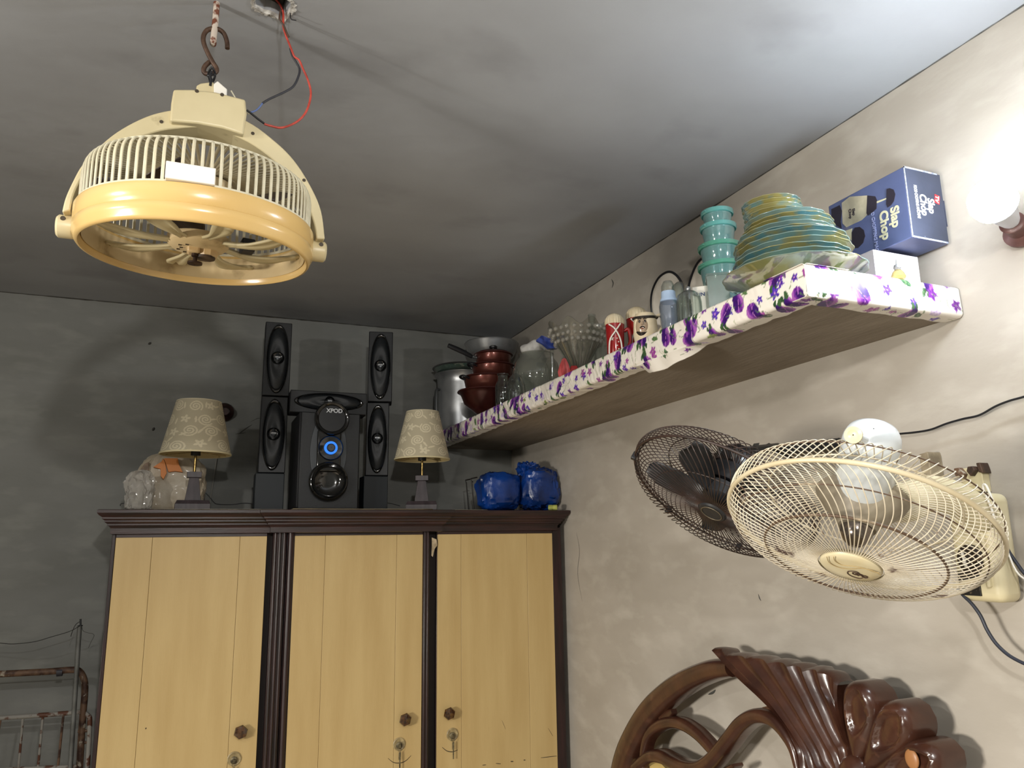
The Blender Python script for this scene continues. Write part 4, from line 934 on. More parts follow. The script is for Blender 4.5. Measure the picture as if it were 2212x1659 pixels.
lc = thing('labelled_carton', 'narrow white carton with small blue lettering between tumbler and clear tubs', 'carton', mtx=Matrix.Translation((X, Y, Z0)) @ Matrix.Rotation(-.75, 4, 'Z'))
MB().box((-.02, -.015, 0), (.02, .015, hh)).build('carton', m_white, lc, bevel=.001)
text('8 IN', .014, M('blue_ink', '27406f', .6), lc, facing((0, -.0153, hh*.8), (0, -1, 0)), bold=.0004)
m_clear = GLASS('clear_plastic', 'e6efec', body='c5cfca', bodyf=.22, rough=.08)
X, Y, k = spot(1556, 1.235); hh = zfor(X, Y, 602)-Z0
ct = thing('clear_box', 'tall clear plastic box with slanted lid in front of the turquoise tubs', 'box', mtx=Matrix.Translation((X, Y, Z0)) @ Matrix.Rotation(-.6, 4, 'Z'))
w = 30*k
MB().lathe([(.001, 0), (w, 0), (w*1.12, hh), (w*1.09, hh), (w*.97, .003), (.001, .003)], 4, Matrix.Rotation(.785, 4, 'Z')).build('box_body', m_clear, ct, smooth=0, bevel=.004)
MB().lathe([(.001, hh+.002), (w*1.15, hh), (w*1.17, hh+.005), (w*1.1, hh+.008), (.001, hh+.006)], 4, Matrix.Rotation(.785, 4, 'Z')).build('lid', m_clear, ct, smooth=0, bevel=.002)
# turquoise-lidded tubs
g = 'round clear tubs with turquoise lids'
m_teal = GLASS('turquoise_lid', '9fded8', body='8ad6d2', bodyf=.55, rough=.15)
m_teal2 = GLASS('green_lid', '93d3bd', body='74c6b0', bodyf=.55, rough=.15)
m_tub = GLASS('tub_plastic', 'e2f2f2', body='aedcdb', bodyf=.26, rough=.08)
X, Y = 1.315, place(1568, 1.315, Z0)
names = ['lowest', 'second from the bottom', 'third from the bottom', 'topmost']
zprev = Z0
base_t = thing('clear_tub', 'plain clear tub at the very bottom of the turquoise-lidded stack', 'tub', (X, Y, Z0))
k = pr((X, Y, Z0+.1))[2]/FPX
hb = zfor(X, Y, 597)-Z0-.035
MB().lathe([(.001, 0), (40*k, 0), (46*k, hb), (45*k, hb), (39*k, .002), (.001, .002)], 48).build('tub_body', m_tub, base_t)
zprev = Z0+hb+.001
for i, (yt, hw, lidm) in enumerate([(575, 47, m_teal2), (533, 44, m_teal2), (490, 37, m_teal), (459, 33, m_teal)]):
    zt = zfor(X, Y, yt); k = pr((X, Y, zt))[2]/FPX; r = hw*k; h = zt-zprev
    t = thing('lidded_tub', 'round tub with turquoise lid, '+names[i]+' of the four lidded ones', 'tub', (X, Y, zprev), group=g)
    MB().lathe([(.001, 0), (r*.78, 0), (r*.82, .003), (r*.9, h*.6), (r*.95, h-.006), (r*.93, h-.006), (r*.8, .004), (.001, .002)], 48).build('tub_body', m_tub, t)
    MB().lathe([(.001, h-.012), (r*.8, h-.012), (r*.86, h-.004), (r*1.02, h-.002), (r*1.03, h-.008), (r*1.0, h-.012), (r*1.045, h-.01), (r*1.05, h), (r*.9, h+.001), (r*.84, h-.006), (.001, h-.009)], 56).build('lid', lidm, t)
    MB().box((-r*1.12, -r*.2, h-.007), (-r*.98, r*.2, h-.0045)).build('lid_tab', lidm, t, bevel=.001)
    zprev = zt+.0015
# ------------------------------------------------------------------ stack of glass plates
g = 'stacked glass plates with yellow and blue tint'
m_pl = [GLASS('tinted_plate_%s' % nme, 'cfe0d8', body=a, body2=c, bodyf=f, bscale=s, rough=.05, blend=.3) for nme, a, c, f, s in (('a', '8fbac0', 'c4b36c', .5, 17), ('b', '6ea3b3', 'bcab68', .52, 21), ('c', 'b0cbc9', 'd0c285', .45, 15))]
PXY = (1.215, 1.262); kz = pr((*PXY, 2.38))[2]/FPX
def plate(z, R, h, m, label, px_off=0.0, tilt=0.0, bowl=False):
    t = thing('glass_plate' if not bowl else 'glass_bowl', label, 'plate' if not bowl else 'bowl', mtx=Matrix.Translation((PXY[0]-px_off*.7, PXY[1]+px_off*.7, z)) @ Matrix.Rotation(random.uniform(0, 6.28), 4, 'Z') @ Matrix.Rotation(tilt, 4, 'X'), group=g)
    if bowl: pf = [(.001, 0), (R*.5, 0), (R*.58, .003), (R*.8, h*.45), (R*.93, h*.85), (R, h), (R*.985, h+.0015), (R*.9, h*.85), (R*.55, .0045), (.001, .003)]
    else: pf = [(.001, 0), (R*.58, 0), (R*.64, .004), (R*.76, h*.5), (R*.96, h*.9), (R, h), (R*.995, h+.002), (R*.95, h*.92+.003), (R*.74, h*.5+.003), (R*.6, .004), (.001, .003)]
    o = MB().lathe(pf, 72, wob=lambda a, r, z_: (r*(1+.012*math.cos(a*16)*(r > R*.8)), z_)).build('plate' if not bowl else 'bowl', m, t, smooth=60)
    MB().tube([(R*(1+.012*math.cos(a*16))*math.cos(a), R*(1+.012*math.cos(a*16))*math.sin(a), h+.0008) for a in [i*2*math.pi/96 for i in range(96)]], .0014, 6, closed=True).build('rim', m_pl[2], t, smooth=180)
    return t
random.seed(9)
plate(SZ+.004, .153, .026, GLASS('tinted_plate_d', 'd5dccd', body='a9a86f', body2='b4c4bb', bodyf=.8, bscale=6, rough=.05), 'wide bottom plate of the tinted glass stack, overhanging the shelf corner')
ordn = ['lowest', 'second', 'third', 'fourth', 'fifth', 'sixth', 'seventh', 'eighth', 'ninth']
z = SZ+.004+.012
for i in range(5):
    z += .0125; plate(z, .126-.0012*i, .022, m_pl[i % 3], 'middle-size tinted glass plate, %s above the wide bottom plate' % ('just' if i == 0 else ordn[i]), .004*math.sin(i*2.1))
for i in range(5):
    z += .0115 if i else .012; plate(z, .108-.0045*i, .02, m_pl[(i+1) % 3], 'smaller tinted glass plate, %s of its tier in the middle of the stack' % ordn[i], .006+.004*math.sin(i*1.7))
z += .006
for i in range(4):
    z += .0105; plate(z, .066-.0006*i, .022, m_pl[(i+1) % 3], 'small tinted glass bowl, %s of the tier on top of the stack' % ordn[i], .03+.002*i, bowl=True)
# ------------------------------------------------------------------ boxes at the near end
m_navy = M('box_navy_print', '4a5578', .42, col2='5b6690', scale=6, col3='8b8272', scale3=9, lo3=.68, hi3=.8, bump=.0002, bscale=80)
m_navyd = M('box_dark_print', '3c4255', .4, col2='343a4a', scale=12, col3='9a9fb0', scale3=40, lo3=.74, hi3=.8, bump=.0003, bscale=60)
m_pink = M('white_box_card', 'd9d3dc', .6)
a = atX(2029, 378, 1.552); yq = a.y; ztop = a.z; zbot = atX(2030, 535, 1.552).z
xl = atY(1961, 440, yq).x; d1 = Vector((1.552-xl, 0, 0)); w_ = 1.552-xl
far = atX(1788, 436, xl); LEN = far.y-yq
bx = thing('kitchen_gadget_box', 'blue printed cardboard box lying on its side on the small white box', 'box', (xl, yq, zbot))
h = ztop-zbot
MB().box((.0, 0.0, 0), (w_, LEN, h)).build('carton', m_navy, bx, bevel=.002)
MB().box((.001, -.0012, .001), (w_-.001, .0, h-.001)).build('end_panel', m_navyd, bx)
mb = MB().box((.004, -.0016, .0), (w_-.003, -.0008, .004)); mb.box((.0, -.002, .0), (.002, 0, h)); mb.box((.0, -.002, h-.003), (w_-.01, 0, h+.0005)); mb.build('worn_edges', M('worn_card_edge', 'c9ccd6', .8, col2='7d8498', scale=120), bx)
MB().box((w_-.0002, -.0015, h*.25), (w_+.0025, .001, h*.62)).build('tuck_flap', m_navyd, bx)
mw = M('box_white_print', 'e3e3e0', .5); mg = M('box_cream_print', 'c9c7a8', .5); mk = M('box_black_print', '2a2632', .45); mr_ = M('box_red_print', 'c8343a', .5)
# end panel faces the camera side (-y); lettering turned to read downwards
Te = facing((w_*.62, -.0015, h*.5), (0, -1, 0)) @ Matrix.Rotation(-math.pi/2, 4, 'Z')
text('Slap', .029, mw, bx, Te @ Matrix.Translation((0, .001, 0)), bold=.0008, sx=.8)
text('Chop', .029, mw, bx, Te @ Matrix.Translation((.001, -.023, 0)), bold=.0008, sx=.8)
text('FOOD CHOPPING MACHINE', .0125, mw, bx, Te @ Matrix.Translation((-.004, -.043, 0)), bold=.0003, sx=.5)
Tr = Te @ Matrix.Translation((-.02, .023, 0)) @ Matrix.Rotation(-.22, 4, 'Z')
lg = MB().box((-.011, -.008, 0), (.011, .008, .0004), Tr).build('red_badge', mr_, bx); text('TV', .014, mw, lg, Tr @ Matrix.Translation((0, -.001, .0006)), bold=.0006)
# long side faces the room (-x)
def sd_(y, z_, dd=-.0006): return Vector((dd, y, z_))
Ts = facing((-.0006, LEN*.22, h*.42), (-1, 0, 0)) @ Matrix.Rotation(-math.pi/2, 4, 'Z') @ Matrix.Translation((.01, 0, 0))
text('Slap', .031, mg, bx, Ts @ Matrix.Translation((-.002, .013, 0)), bold=.0011)
text('Chop', .031, mg, bx, Ts @ Matrix.Translation((.006, -.017, 0)), bold=.0011)
text('FOOD CHOPPING MACHINE', .0115, M('box_faint_print', '8d95bd', .5), bx, Ts @ Matrix.Translation((.012, -.046, 0)), bold=.0003)
def art(pts, name, mat, dd=.0006):
    return MB().prism([(p.y-yq, p.z-zbot) for p in [atX(x, y, xl) for x, y in pts]], -dd-.0004, .0002, lambda u, v, d: (d, u, v)).build(name, mat, bx)
def q3(l): return [(1760+x/5.53, 340+y/5.53) for x, y in l]
art(q3([(325, 545), (420, 470), (630, 455), (625, 690), (560, 750), (380, 835), (335, 790)]), 'printed_bowl', M('box_beige_print', 'b9b39c', .5, col2='a09a86', scale=30), .0004)
art(q3([(630, 455), (725, 465), (745, 510), (740, 610), (700, 650), (640, 695), (620, 670)]), 'printed_handle', mk)
art(q3([(200, 620), (300, 570), (325, 640), (312, 770), (325, 850), (270, 820), (205, 750)]), 'printed_base', mk)
art(q3([(860, 380), (900, 368), (945, 385), (965, 440), (950, 520), (910, 575), (872, 600), (855, 560)]), 'printed_knob', mk)
art(q3([(745, 525), (858, 485), (858, 500), (745, 548)]), 'printed_rod', mg)
art(q3([(480, 840), (540, 830), (590, 870), (605, 940), (580, 1020), (520, 1080), (470, 1085), (445, 1000), (445, 900)]), 'printed_blade_cap', mk)
art(q3([(325, 890), (450, 850), (440, 900), (445, 1000), (400, 960), (330, 920)]), 'printed_cup', mg, .0003)
lw = text('Slap\nChop', .011, mk, bx, facing((-.0012, atX(1841, 460, xl).y-yq, atX(1841, 460, xl).z-zbot), (-1, 0, 0)) @ Matrix.Rotation(-math.pi/2, 4, 'Z'), bold=.0003)
# open white box under it
yw = 1.20; xw0 = 1.395; zw = zfor(1.395, 1.20, 538)
wbx = thing('white_open_box', 'small open white card box at the near end of the shelf', 'box', (0, 0, 0))
hw_ = zw-Z0
mb = MB()
for a_, b_ in (((xw0, yw, Z0), (1.535, yw+.0015, zw-.001)), ((xw0, yw+.12, Z0), (1.535, yw+.1215, zw-.001)), ((xw0, yw+.0015, Z0), (xw0+.0015, yw+.12, zw-.001)), ((1.5335, yw+.0015, Z0), (1.535, yw+.12, zw-.001)), ((xw0, yw, Z0-.0005), (1.535, yw+.12, Z0+.0015))): mb.box(a_, b_)
mb.build('box_walls', m_pink, wbx)
MB().grid([[Vector((xw0+(1.535-xw0)*i/8, yw+.004+.02*j/3, zw-.004+(zbot-.006-zw+.004)*(j/3)**1.3*min(1, i/3+.3))) for j in range(4)] for i in range(9)]).build('brown_inner_flap', M('brown_card', '8c6f52', .8), wbx, solid=.0008)
# little glass ornament in front of the white box
X_ = atY(1941, 590, SY0+.012).x
go = thing('glass_ornament', 'tiny clear glass ornament with a metal tip in front of the white box', 'ornament', (X_, SY0+.014, SZ+.004))
MB().lathe([(.001, 0), (.013, 0), (.016, .006), (.012, .016), (.007, .022), (.001, .023)], 24).build('glass_foot', GLASS('amber_glass', 'f1e6b8', body='d8c57a', bodyf=.3), go)
MB().lathe([(.0005, .022), (.005, .022), (.008, .027), (.0065, .033), (.002, .036), (.001, .046), (.0003, .047)], 20).build('metal_tip', m_alu, go)
# ------------------------------------------------------------------ lit bulb on the right wall
m_bulb = M('lit_bulb', (.84, .92, 1.0), .4, emit=BULB_STRENGTH)
sk = atX(2208, 492, 1.545); ax = (BULB-Vector((1.56, sk.y+.012, sk.z-.006))).normalized()
wl = Vector((1.56, sk.y+.012, sk.z-.006))
bt = thing('wall_bulb', 'glowing white bulb in a brown holder on the right wall', 'light bulb', mtx=frame_of(wl, ax, (0, 1, 0)))
L_ = (BULB-wl).length
MB().lathe([(.001, 0), (.032, 0), (.033, .008), (.024, .016), (.02, .02), (.0215, .045), (.024, .055), (.02, .058), (.001, .058)], 28).build('holder', M('brown_holder', '6e4a44', .4, col2='4a2f2b', scale=20), bt)
MB().lathe([(.001, .056), (.014, .056), (.018, .066), (.03, L_-.036), (.0345, L_-.026), (.0412, L_-.0125), (.001, L_-.0125)], 32).build('bulb_collar', M('bulb_white_plastic', 'dfe4ee', .4), bt)
MB().lathe([(.001, L_-.0124), (.0415, L_-.012), (.0435, L_+.004), (.040, L_+.02), (.031, L_+.034), (.017, L_+.0425), (.0006, L_+.045)], 40).build('bulb_globe', m_bulb, bt, smooth=180)

# ------------------------------------------------------------------ hanging round fan
FC = Vector((-.0217, 1.505, 2.295))
TF = frame_of((0, 0, 0), (0, -.065, 1))
m_ycream = M('aged_cream_plastic', 'cfc29c', .38, col2='bdaf88', scale=7, lo=.4, hi=.75, col3='8d7d58', scale3=22, lo3=.66, hi3=.8)
m_band = M('yellowed_plastic_band', 'dcbb7c', .25, col2='d2ae6c', scale=4, coat=.4, coatr=.12, col3='b8935a', scale3=26, lo3=.72, hi3=.8)
m_inner = M('dirty_cream_inside', 'd9c399', .5, col2='c2aa7d', scale=8, col3='7d6645', scale3=16, lo3=.6, hi3=.78)
m_grill = M('off_white_grille', 'd8d2bb', .4, col2='c3bb9f', scale=20, col3='9a8e70', scale3=40, lo3=.68, hi3=.8)
m_hole = M('screw_recess', '3b3020', .6)
m_dark = M('dark_fan_blade', '2a1f1b', .5, col2='3a2d26', scale=12)
hf = thing('hanging_fan', 'cream round fan with a yellowed band hanging from the ceiling hook', 'fan', FC)
MB().lathe([(.196, .058), (.1975, .02), (.1985, .004), (.2015, -.001), (.205, -.0005), (.2085, .004), (.2088, .008), (.2125, .014), (.2128, .0275), (.2119, .0283), (.2128, .0291), (.213, .058), (.2105, .063), (.198, .063)], 128, TF, closed=True).build('band', m_band, hf, smooth=50)
MB().lathe([(.1955, .0565), (.1965, .012), (.1963, .011)], 96, TF).build('band_lining', m_inner, hf, smooth=180)
MB().lathe([(.196, .062), (.2085, .062), (.2085, .067), (.196, .067)], 96, TF, closed=True).build('grille_ring', m_grill, hf, smooth=40)
NB = 84
bar = MB()
pb = sm([(.2035, 0, .064), (.2035, 0, .10), (.2025, 0, .128), (.196, 0, .145), (.184, 0, .152), (.16, 0, .1535), (.11, 0, .153), (.06, 0, .152)], 4)
bar.tube(pb, .0021, 6, flat=1.5)
b0 = bar.build('grille_bar', m_grill, hf, smooth=60); b0.matrix_local = TF
for k in range(1, NB):
    c = b0.copy(); COL.objects.link(c); c.parent = hf; c.matrix_local = TF @ Matrix.Rotation(2*math.pi*k/NB, 4, 'Z')
MB().lathe([(.001, .149), (.062, .149), (.062, .155), (.04, .165), (.001, .165)], 48, TF).build('back_plate', m_grill, hf)
MB().lathe([(.1845, .1495), (.1885, .1495), (.1885, .1535), (.1845, .1535)], 96, TF, closed=True).build('grille_hoop', m_grill, hf, smooth=40)
MB().lathe([(.001, .09), (.05, .09), (.055, .1), (.055, .145), (.001, .15)], 40, TF).build('motor', m_inner, hf)
# dark rotor blades
for q in range(5):
    a0 = q*2*math.pi/5+.35; P = []
    for i in range(11):
        r = .05+.135*i/10; w = .36*math.sin(.5+2.1*i/10)**.8+.08; P.append([TF @ Vector((r*math.cos(a0+w*(j/6-.5)+.25*i/10), r*math.sin(a0+w*(j/6-.5)+.25*i/10), .085+.034*(j/6)+.004*math.sin(i))) for j in range(7)])
    MB().grid(P).build('rotor_blade', m_dark, hf, solid=.002, smooth=180)
MB().lathe([(.001, .08), (.04, .08), (.052, .088), (.054, .12), (.001, .12)], 40, TF).build('rotor_hub', m_dark, hf)
# spider arms, hub, knob
for q in range(8):
    a0 = q*math.pi/4+.22; P = []
    for i in range(13):
        r = .045+.151*i/12; f = i/12; w = .006+.011*math.sin(math.pi*min(1, (1-f)*1.25))**1.5*(f < .8)+.002
        P.append([TF @ (Matrix.Rotation(a0, 4, 'Z') @ Vector((r, (j/4-.5)*2*w+.012*math.sin(f*3.1), .022+.006*(1-abs(j/4-.5)*2)-.01*math.sin(f*math.pi)+.012*f))) for j in range(5)])
    MB().grid(P).build('spider_arm', m_ycream, hf, solid=.005, smooth=60)
MB().lathe([(.001, .012), (.046, .014), (.055, .022), (.056, .036), (.001, .036)], 48, TF).build('spider_hub', m_inner, hf)
mb = MB()
for q, (a, r) in enumerate(((2.4, .032), (2.9, .036), (3.3, .03), (3.7, .037), (4.1, .033), (2.0, .038))): mb.cbox((r*math.cos(a), r*math.sin(a), .0125), (.006, .0022, .002), TF)
mb.build('vent_slots', m_hole, hf)
m_hubb = M('hub_box_plastic', 'dbbf92', .4, col2='c6a877', scale=12)
TG = TF @ Matrix.Translation((0, 0, .015))
MB().box((-.019, -.017, -.012), (.004, .012, .016), TG).build('gear_box', m_hubb, hf, bevel=.004)
MB().lathe([(.001, -.014), (.017, -.014), (.0185, -.01), (.0185, .016), (.001, .016)], 10, TG @ Matrix.Translation((.017, .004, 0))).build('gear_housing', m_hubb, hf, smooth=20)
MB().lathe([(.001, -.019), (.0175, -.018), (.018, -.0135), (.001, -.0135)], 12, TG @ Matrix.Translation((.014, .003, 0))).build('gear_cover', M('grimy_brown_cap', '5a4430', .6, col2='33261b', scale=50), hf)
MB().lathe([(.001, -.034), (.0135, -.032), (.0135, -.0285), (.004, -.027), (.0038, -.019), (.007, -.017), (.007, -.011), (.001, -.011)], 24, TG @ Matrix.Translation((-.004, -.004, 0))).build('rusty_screw', M('rusty_screw', '4a3526', .55, metal=.5, col2='2a1c14', scale=60), hf)
MB().box((.075, -.03, .018), (.1, .002, .043), TF @ Matrix.Rotation(.12, 4, 'Z')).build('black_tape', M('black_tape', '17171a', .5), hf, bevel=.003)
lp = [atY(354, 368, 1.30), atY(463, 398, 1.30)]
MB().box((-.055, -.2155, .064), (.022, -.2, .094), TF).build('name_plate', m_white, hf, bevel=.0015)
# yoke, built in the upright plane of the pivots
def c1(x, y): q = atY(80+x/2.593, y/2.593, 1.475); return (q.x-FC.x, q.z-FC.z)
out = [c1(*p) for p in [(140, 1190), (160, 1110), (200, 1020), (250, 930), (330, 840), (450, 740), (600, 660), (745, 620), (960, 600), (1175, 680), (1330, 790), (1440, 900), (1530, 1040), (1590, 1180), (1612, 1340)]]
inn = [c1(*p) for p in [(186, 1180), (200, 1110), (228, 1040), (290, 940), (370, 870), (480, 805), (620, 755), (745, 725), (960, 715), (1150, 780), (1290, 870), (1410, 985), (1500, 1120), (1550, 1250), (1566, 1340)]]
so, si = sm([(a, 0, b) for a, b in out], 5), sm([(a, 0, b) for a, b in inn], 5)
y0, y1 = -.032, .032
rows = [[Vector((o.x, y0, o.z)) for o in so], [Vector((o.x, y1, o.z)) for o in so], [Vector((o.x, y1, o.z)) for o in si], [Vector((o.x, y0, o.z)) for o in si]]; rows.append(rows[0])
mb = MB().grid(rows)
for e_ in (0, -1): i = len(mb.v); mb.add([so[e_]+Vector((0, y0, 0)), so[e_]+Vector((0, y1, 0)), si[e_]+Vector((0, y1, 0)), si[e_]+Vector((0, y0, 0))], [(0, 1, 2, 3)])
yk = mb.build('yoke', m_ycream, hf, smooth=35, weld=True, bevel=.0025)
bxp = [c1(*p) for p in [(765, 524), (870, 524), (1000, 538), (1165, 580), (1172, 660), (1155, 775), (1040, 738), (900, 712), (745, 700), (752, 600)]]
MB().prism(bxp, -.046, .04, lambda u, v, d: (u, d, v)).build('switch_box', m_ycream, hf, bevel=.004, bseg=3)
nk = [c1(*p) for p in [(888, 540), (893, 462), (915, 450), (985, 440), (996, 452), (1000, 560)]]
MB().prism(nk, -.02, .02, lambda u, v, d: (u, d, v)).build('hanger_lug', m_ycream, hf, bevel=.003)
nk = [c1(*p) for p in [(992, 560), (990, 462), (1012, 445), (1066, 492), (1062, 570)]]
MB().prism(nk, -.026, .016, lambda u, v, d: (u, d, v)).build('white_lug', m_white, hf, bevel=.002)
for p, r in (((895, 535), .0036), ((1035, 555), .0036)):
    u, v = c1(*p); MB().lathe([(.0001, .0), (r, 0), (r*1.1, -.002)], 16, frame_of((u, -.0468, v), (0, -1, 0))).build('screw_recess', m_hole, hf)
for p in ((697, 685), (1208, 750), (330, 868), (1495, 1012)):
    u, v = c1(*p); MB().lathe([(.0001, .0), (.0034, 0), (.0038, -.002)], 16, frame_of((u, y0-.0008, v), (0, -1, 0))).build('screw_recess', m_hole, hf)
for (px_, py_), s in (((145, 1235), -1), ((1590, 1380), 1)):
    u, v = c1(px_, py_); T = frame_of((u-s*.02, 0, v), (s, 0, 0))
    MB().lathe([(.001, 0), (.019, 0), (.021, .004), (.021, .03), (.017, .034), (.001, .034)], 32, T).build('pivot_boss', m_ycream, hf)
    MB().lathe([(.0001, .0), (.0042, 0), (.0046, -.002)], 16, frame_of((u+s*.002, -.0212, v+.008), (0, -1, 0))).build('screw_recess', m_hole, hf)
MB().tube(sm([(c1(900, 470)[0]-.006, .02, c1(900, 470)[1]), (c1(885, 450)[0], .026, c1(885, 440)[1]), (c1(880, 520)[0], .024, c1(880, 520)[1])], 5), .0018, 6).build('lead_loop', m_grill, hf)
# rod, hook, tie
rod = tag(MB().tube(sm([(-.0205, 1.507, CZ+.0), (-.0205, 1.507, 2.80), (-.0215, 1.503, 2.764), (-.0215, 1.5055, 2.7595), (-.0215, 1.515, 2.7595), (-.0215, 1.5185, 2.768)], 5), .0062, 12).build('ceiling_rod', M('rusty_whitewashed_rod', 'c3b6a8', .7, col2='6d3b26', scale=55, lo=.48, hi=.56, bump=.0006, bscale=90), smooth=60), 'rusty whitewashed rod coming down from the ceiling to the hook', 'rod')
hp = [atY(80+x/2.593, y/2.593, 1.507) for x, y in [(1066, 272), (1064, 235), (1048, 190), (1020, 166), (985, 160), (950, 172), (932, 205), (935, 245), (958, 300), (985, 350), (1006, 385), (1000, 405), (975, 412), (945, 403), (933, 385), (942, 360), (966, 338)]]
hk = [Vector((p.x, p.y+(.006 if i > 12 else 0)+(-.0 if i else 0), p.z)) for i, p in enumerate(hp)]
tag(MB().tube(sm(hk, 5), .0047, 12).build('iron_hook', M('rusty_iron', '5c4536', .55, metal=.35, col2='3a281d', scale=60, bump=.0005, bscale=120), smooth=60), 'rusty brown iron S-hook between the ceiling rod and the hanging fan', 'hook')
tz = [atY(80+x/2.593, y/2.593, 1.485) for x, y in [(978, 400), (970, 425), (974, 450), (970, 482)]]
mb = MB().tube(sm(tz, 5), .0026, 8)
mb.tube(sm([tz[0]+Vector((-.006, .012, .002)), tz[0]+Vector((0, -.004, .006)), tz[0]+Vector((.007, .012, .0)), tz[0]+Vector((0, .03, -.008)), tz[0]+Vector((-.006, .012, .002))], 5), .0022, 6)
mb.tube(sm([tz[1]+Vector((.0, 0, 0)), tz[1]+Vector((.008, -.004, .003)), tz[1]+Vector((.006, .006, -.004)), tz[1]+Vector((-.005, .004, .002)), tz[1]], 5), .002, 6)
tag(mb.build('black_tie', m_cable, smooth=60), 'black twisted wire tie fastening the hanging fan to the hook', 'tie')
# electric leads from the hole
def lead(pts, r, mat, name, label, y=1.495, dy=0):
    return cable(name, [atY(x, yy, y+dy*i) for i, (x, yy) in enumerate(pts)], r, mat, label, 'wire')
m_redw = M('red_wire', 'c04a3c', .45, col2='9c3328', scale=60)
lead([(594, -3), (605, 10), (612, 28), (612, 55), (617, 75), (628, 103), (636, 122), (646, 130), (655, 150), (664, 170), (671, 195), (670, 215), (662, 240), (648, 258), (628, 270), (606, 276), (585, 272), (571, 268)], .0023, m_redw, 'red_wire', 'red wire looping from the ceiling hole down to the fan')
lead([(607, 20), (604, 40), (613, 55), (620, 72), (624, 80)], .002, M('brown_wire', '4a352a', .5), 'brown_wire', 'short brown wire stub under the ceiling hole', 1.487)
lead([(627, 105), (632, 122), (640, 135), (647, 150), (644, 167), (634, 186), (618, 197), (597, 207), (580, 215), (567, 223)], .0024, M('dark_grey_wire', '2c2d33', .5), 'black_wire', 'black wire curving left from the red one towards the fan', 1.5)
lead([(567, 223), (560, 232), (552, 239), (541, 243)], .0018, M('blue_wire', '5a6ea0', .5), 'blue_wire', 'short blue wire end joined to the black wire', 1.5)
lead([(571, 267), (556, 256), (540, 243), (533, 238)], .0022, m_cable, 'black_splice', 'black taped splice between the red wire and the fan', 1.5)
lead([(499, 196), (510, 215), (520, 235), (535, 245), (541, 244)], .0016, m_grill, 'cream_lead', 'thin cream lead running behind the fan switch box', 1.51)
lead([(628, 22), (627, 35), (630, 42), (640, 44)], .0011, m_cable, 'loose_black_wire', 'fine black wire end sticking out right of the ceiling hole', 1.48)

# ------------------------------------------------------------------ wire-guard wall fans
def guard_wires(N, prof, tw, r, seg=5, pair=False):
    """radial wires; prof = [(radius, height)], tw = twist for each point"""
    mb = MB(); pts = sm([(p[0], t, p[1]) for p, t in zip(prof, tw)], 4)
    for k in range(N):
        a0 = 2*math.pi*k/N; mb.tube([(p.x*math.cos(a0+p.y), p.x*math.sin(a0+p.y), p.z) for p in pts], r, seg, caps=False)
    return mb
def hoop(R, z, r, n=96, seg=8, flat=None):
    return MB().tube([(R*math.cos(2*math.pi*i/n), R*math.sin(2*math.pi*i/n), z) for i in range(n)], r, seg, closed=True, flat=flat)
def local_angle(T, px, py, h=0.0):
    inv = T.inverted(); o = inv @ CAM; d = (inv.to_3x3() @ ray(px, py)); t = (h-o.z)/d.z; q = o+d*t; return math.atan2(q.y, q.x), math.hypot(q.x, q.y)
# white fan
m_wire = M('cream_wire', 'ddd4bf', .35, col2='c5b99d', scale=20, col3='6d5442', scale3=30, lo3=.66, hi3=.72)
m_wiref = M('cream_wire_front', 'd8cfbc', .35, col2='c4b79f', scale=20, col3='5b4334', scale3=22, lo3=.62, hi3=.68)
m_rustw = M('rusted_hoop', '54402f', .55, col2='a89a80', scale=22, lo=.56, hi=.66)
m_wh = M('white_fan_plastic', 'cdd3d6', .25, coat=.4)
m_cr = M('cream_fan_plastic', 'd9cfae', .35, col2='c9bd95', scale=8)
wc, wn = Vector((1.0282, .981, 1.7626)), Vector((-.472, -.1515, -.8685)).normalized()
WT = frame_of(wc, wn, (1, 0, 0))
wf = thing('white_wall_fan', 'cream wire-guard wall fan facing down, nearest fan on the right wall', 'fan', mtx=WT)
hoop(.21, 0, .0042, 128, 10).build('guard_ring', M('cream_ring', 'cfc3a6', .35, col2='bdae8c', scale=9), wf, smooth=180)
guard_wires(92, [(.05, .0685), (.09, .064), (.1377, .0545), (.165, .046), (.188, .033), (.204, .016), (.208, .001)], (0, .03, .06, .09, .15, .22, .3), .00095).build('front_guard', m_wiref, wf, smooth=180)
guard_wires(92, [(.209, -.001), (.212, -.016), (.209, -.034), (.195, -.046), (.15, -.05), (.13, -.062), (.07, -.066)], (0, -.08, -.15, -.2, -.24, -.27, -.3), .00095).build('rear_guard', m_wire, wf, smooth=180)
hoop(.1377, .053, .0023).build('front_hoop', m_rustw, wf, smooth=180)
hoop(.19, .030, .0012).build('front_outer_hoop', m_rustw, wf, smooth=180)
hoop(.152, -.0485, .0015).build('rear_hoop', m_wire, wf, smooth=180)
hoop(.2075, -.0355, .0012).build('rear_outer_hoop', m_rustw, wf, smooth=180)
bd_ = MB().lathe([(.0005, .0735), (.03, .073), (.044, .071), (.0475, .068), (.0475, .062), (.001, .062)], 56).build('centre_badge', M('badge_cream', 'd8cfb2', .35, col2='d0c197', scale=14), wf, smooth=50)
hoop(.052, .066, .0022, 64).build('badge_hoop', M('grimy_hoop', '8e8468', .5), wf, smooth=180)
aL = local_angle(WT, 1774, 1212, .07)[0]
VI = WT.inverted()
def on_badge(px, py, h=.0742):
    o = VI @ CAM; d = VI.to_3x3() @ ray(px, py); t = (h-o.z)/d.z; return o+d*t
def bq(l): return [on_badge(1560+x/4.096, 1040+y/4.096) for x, y in l]
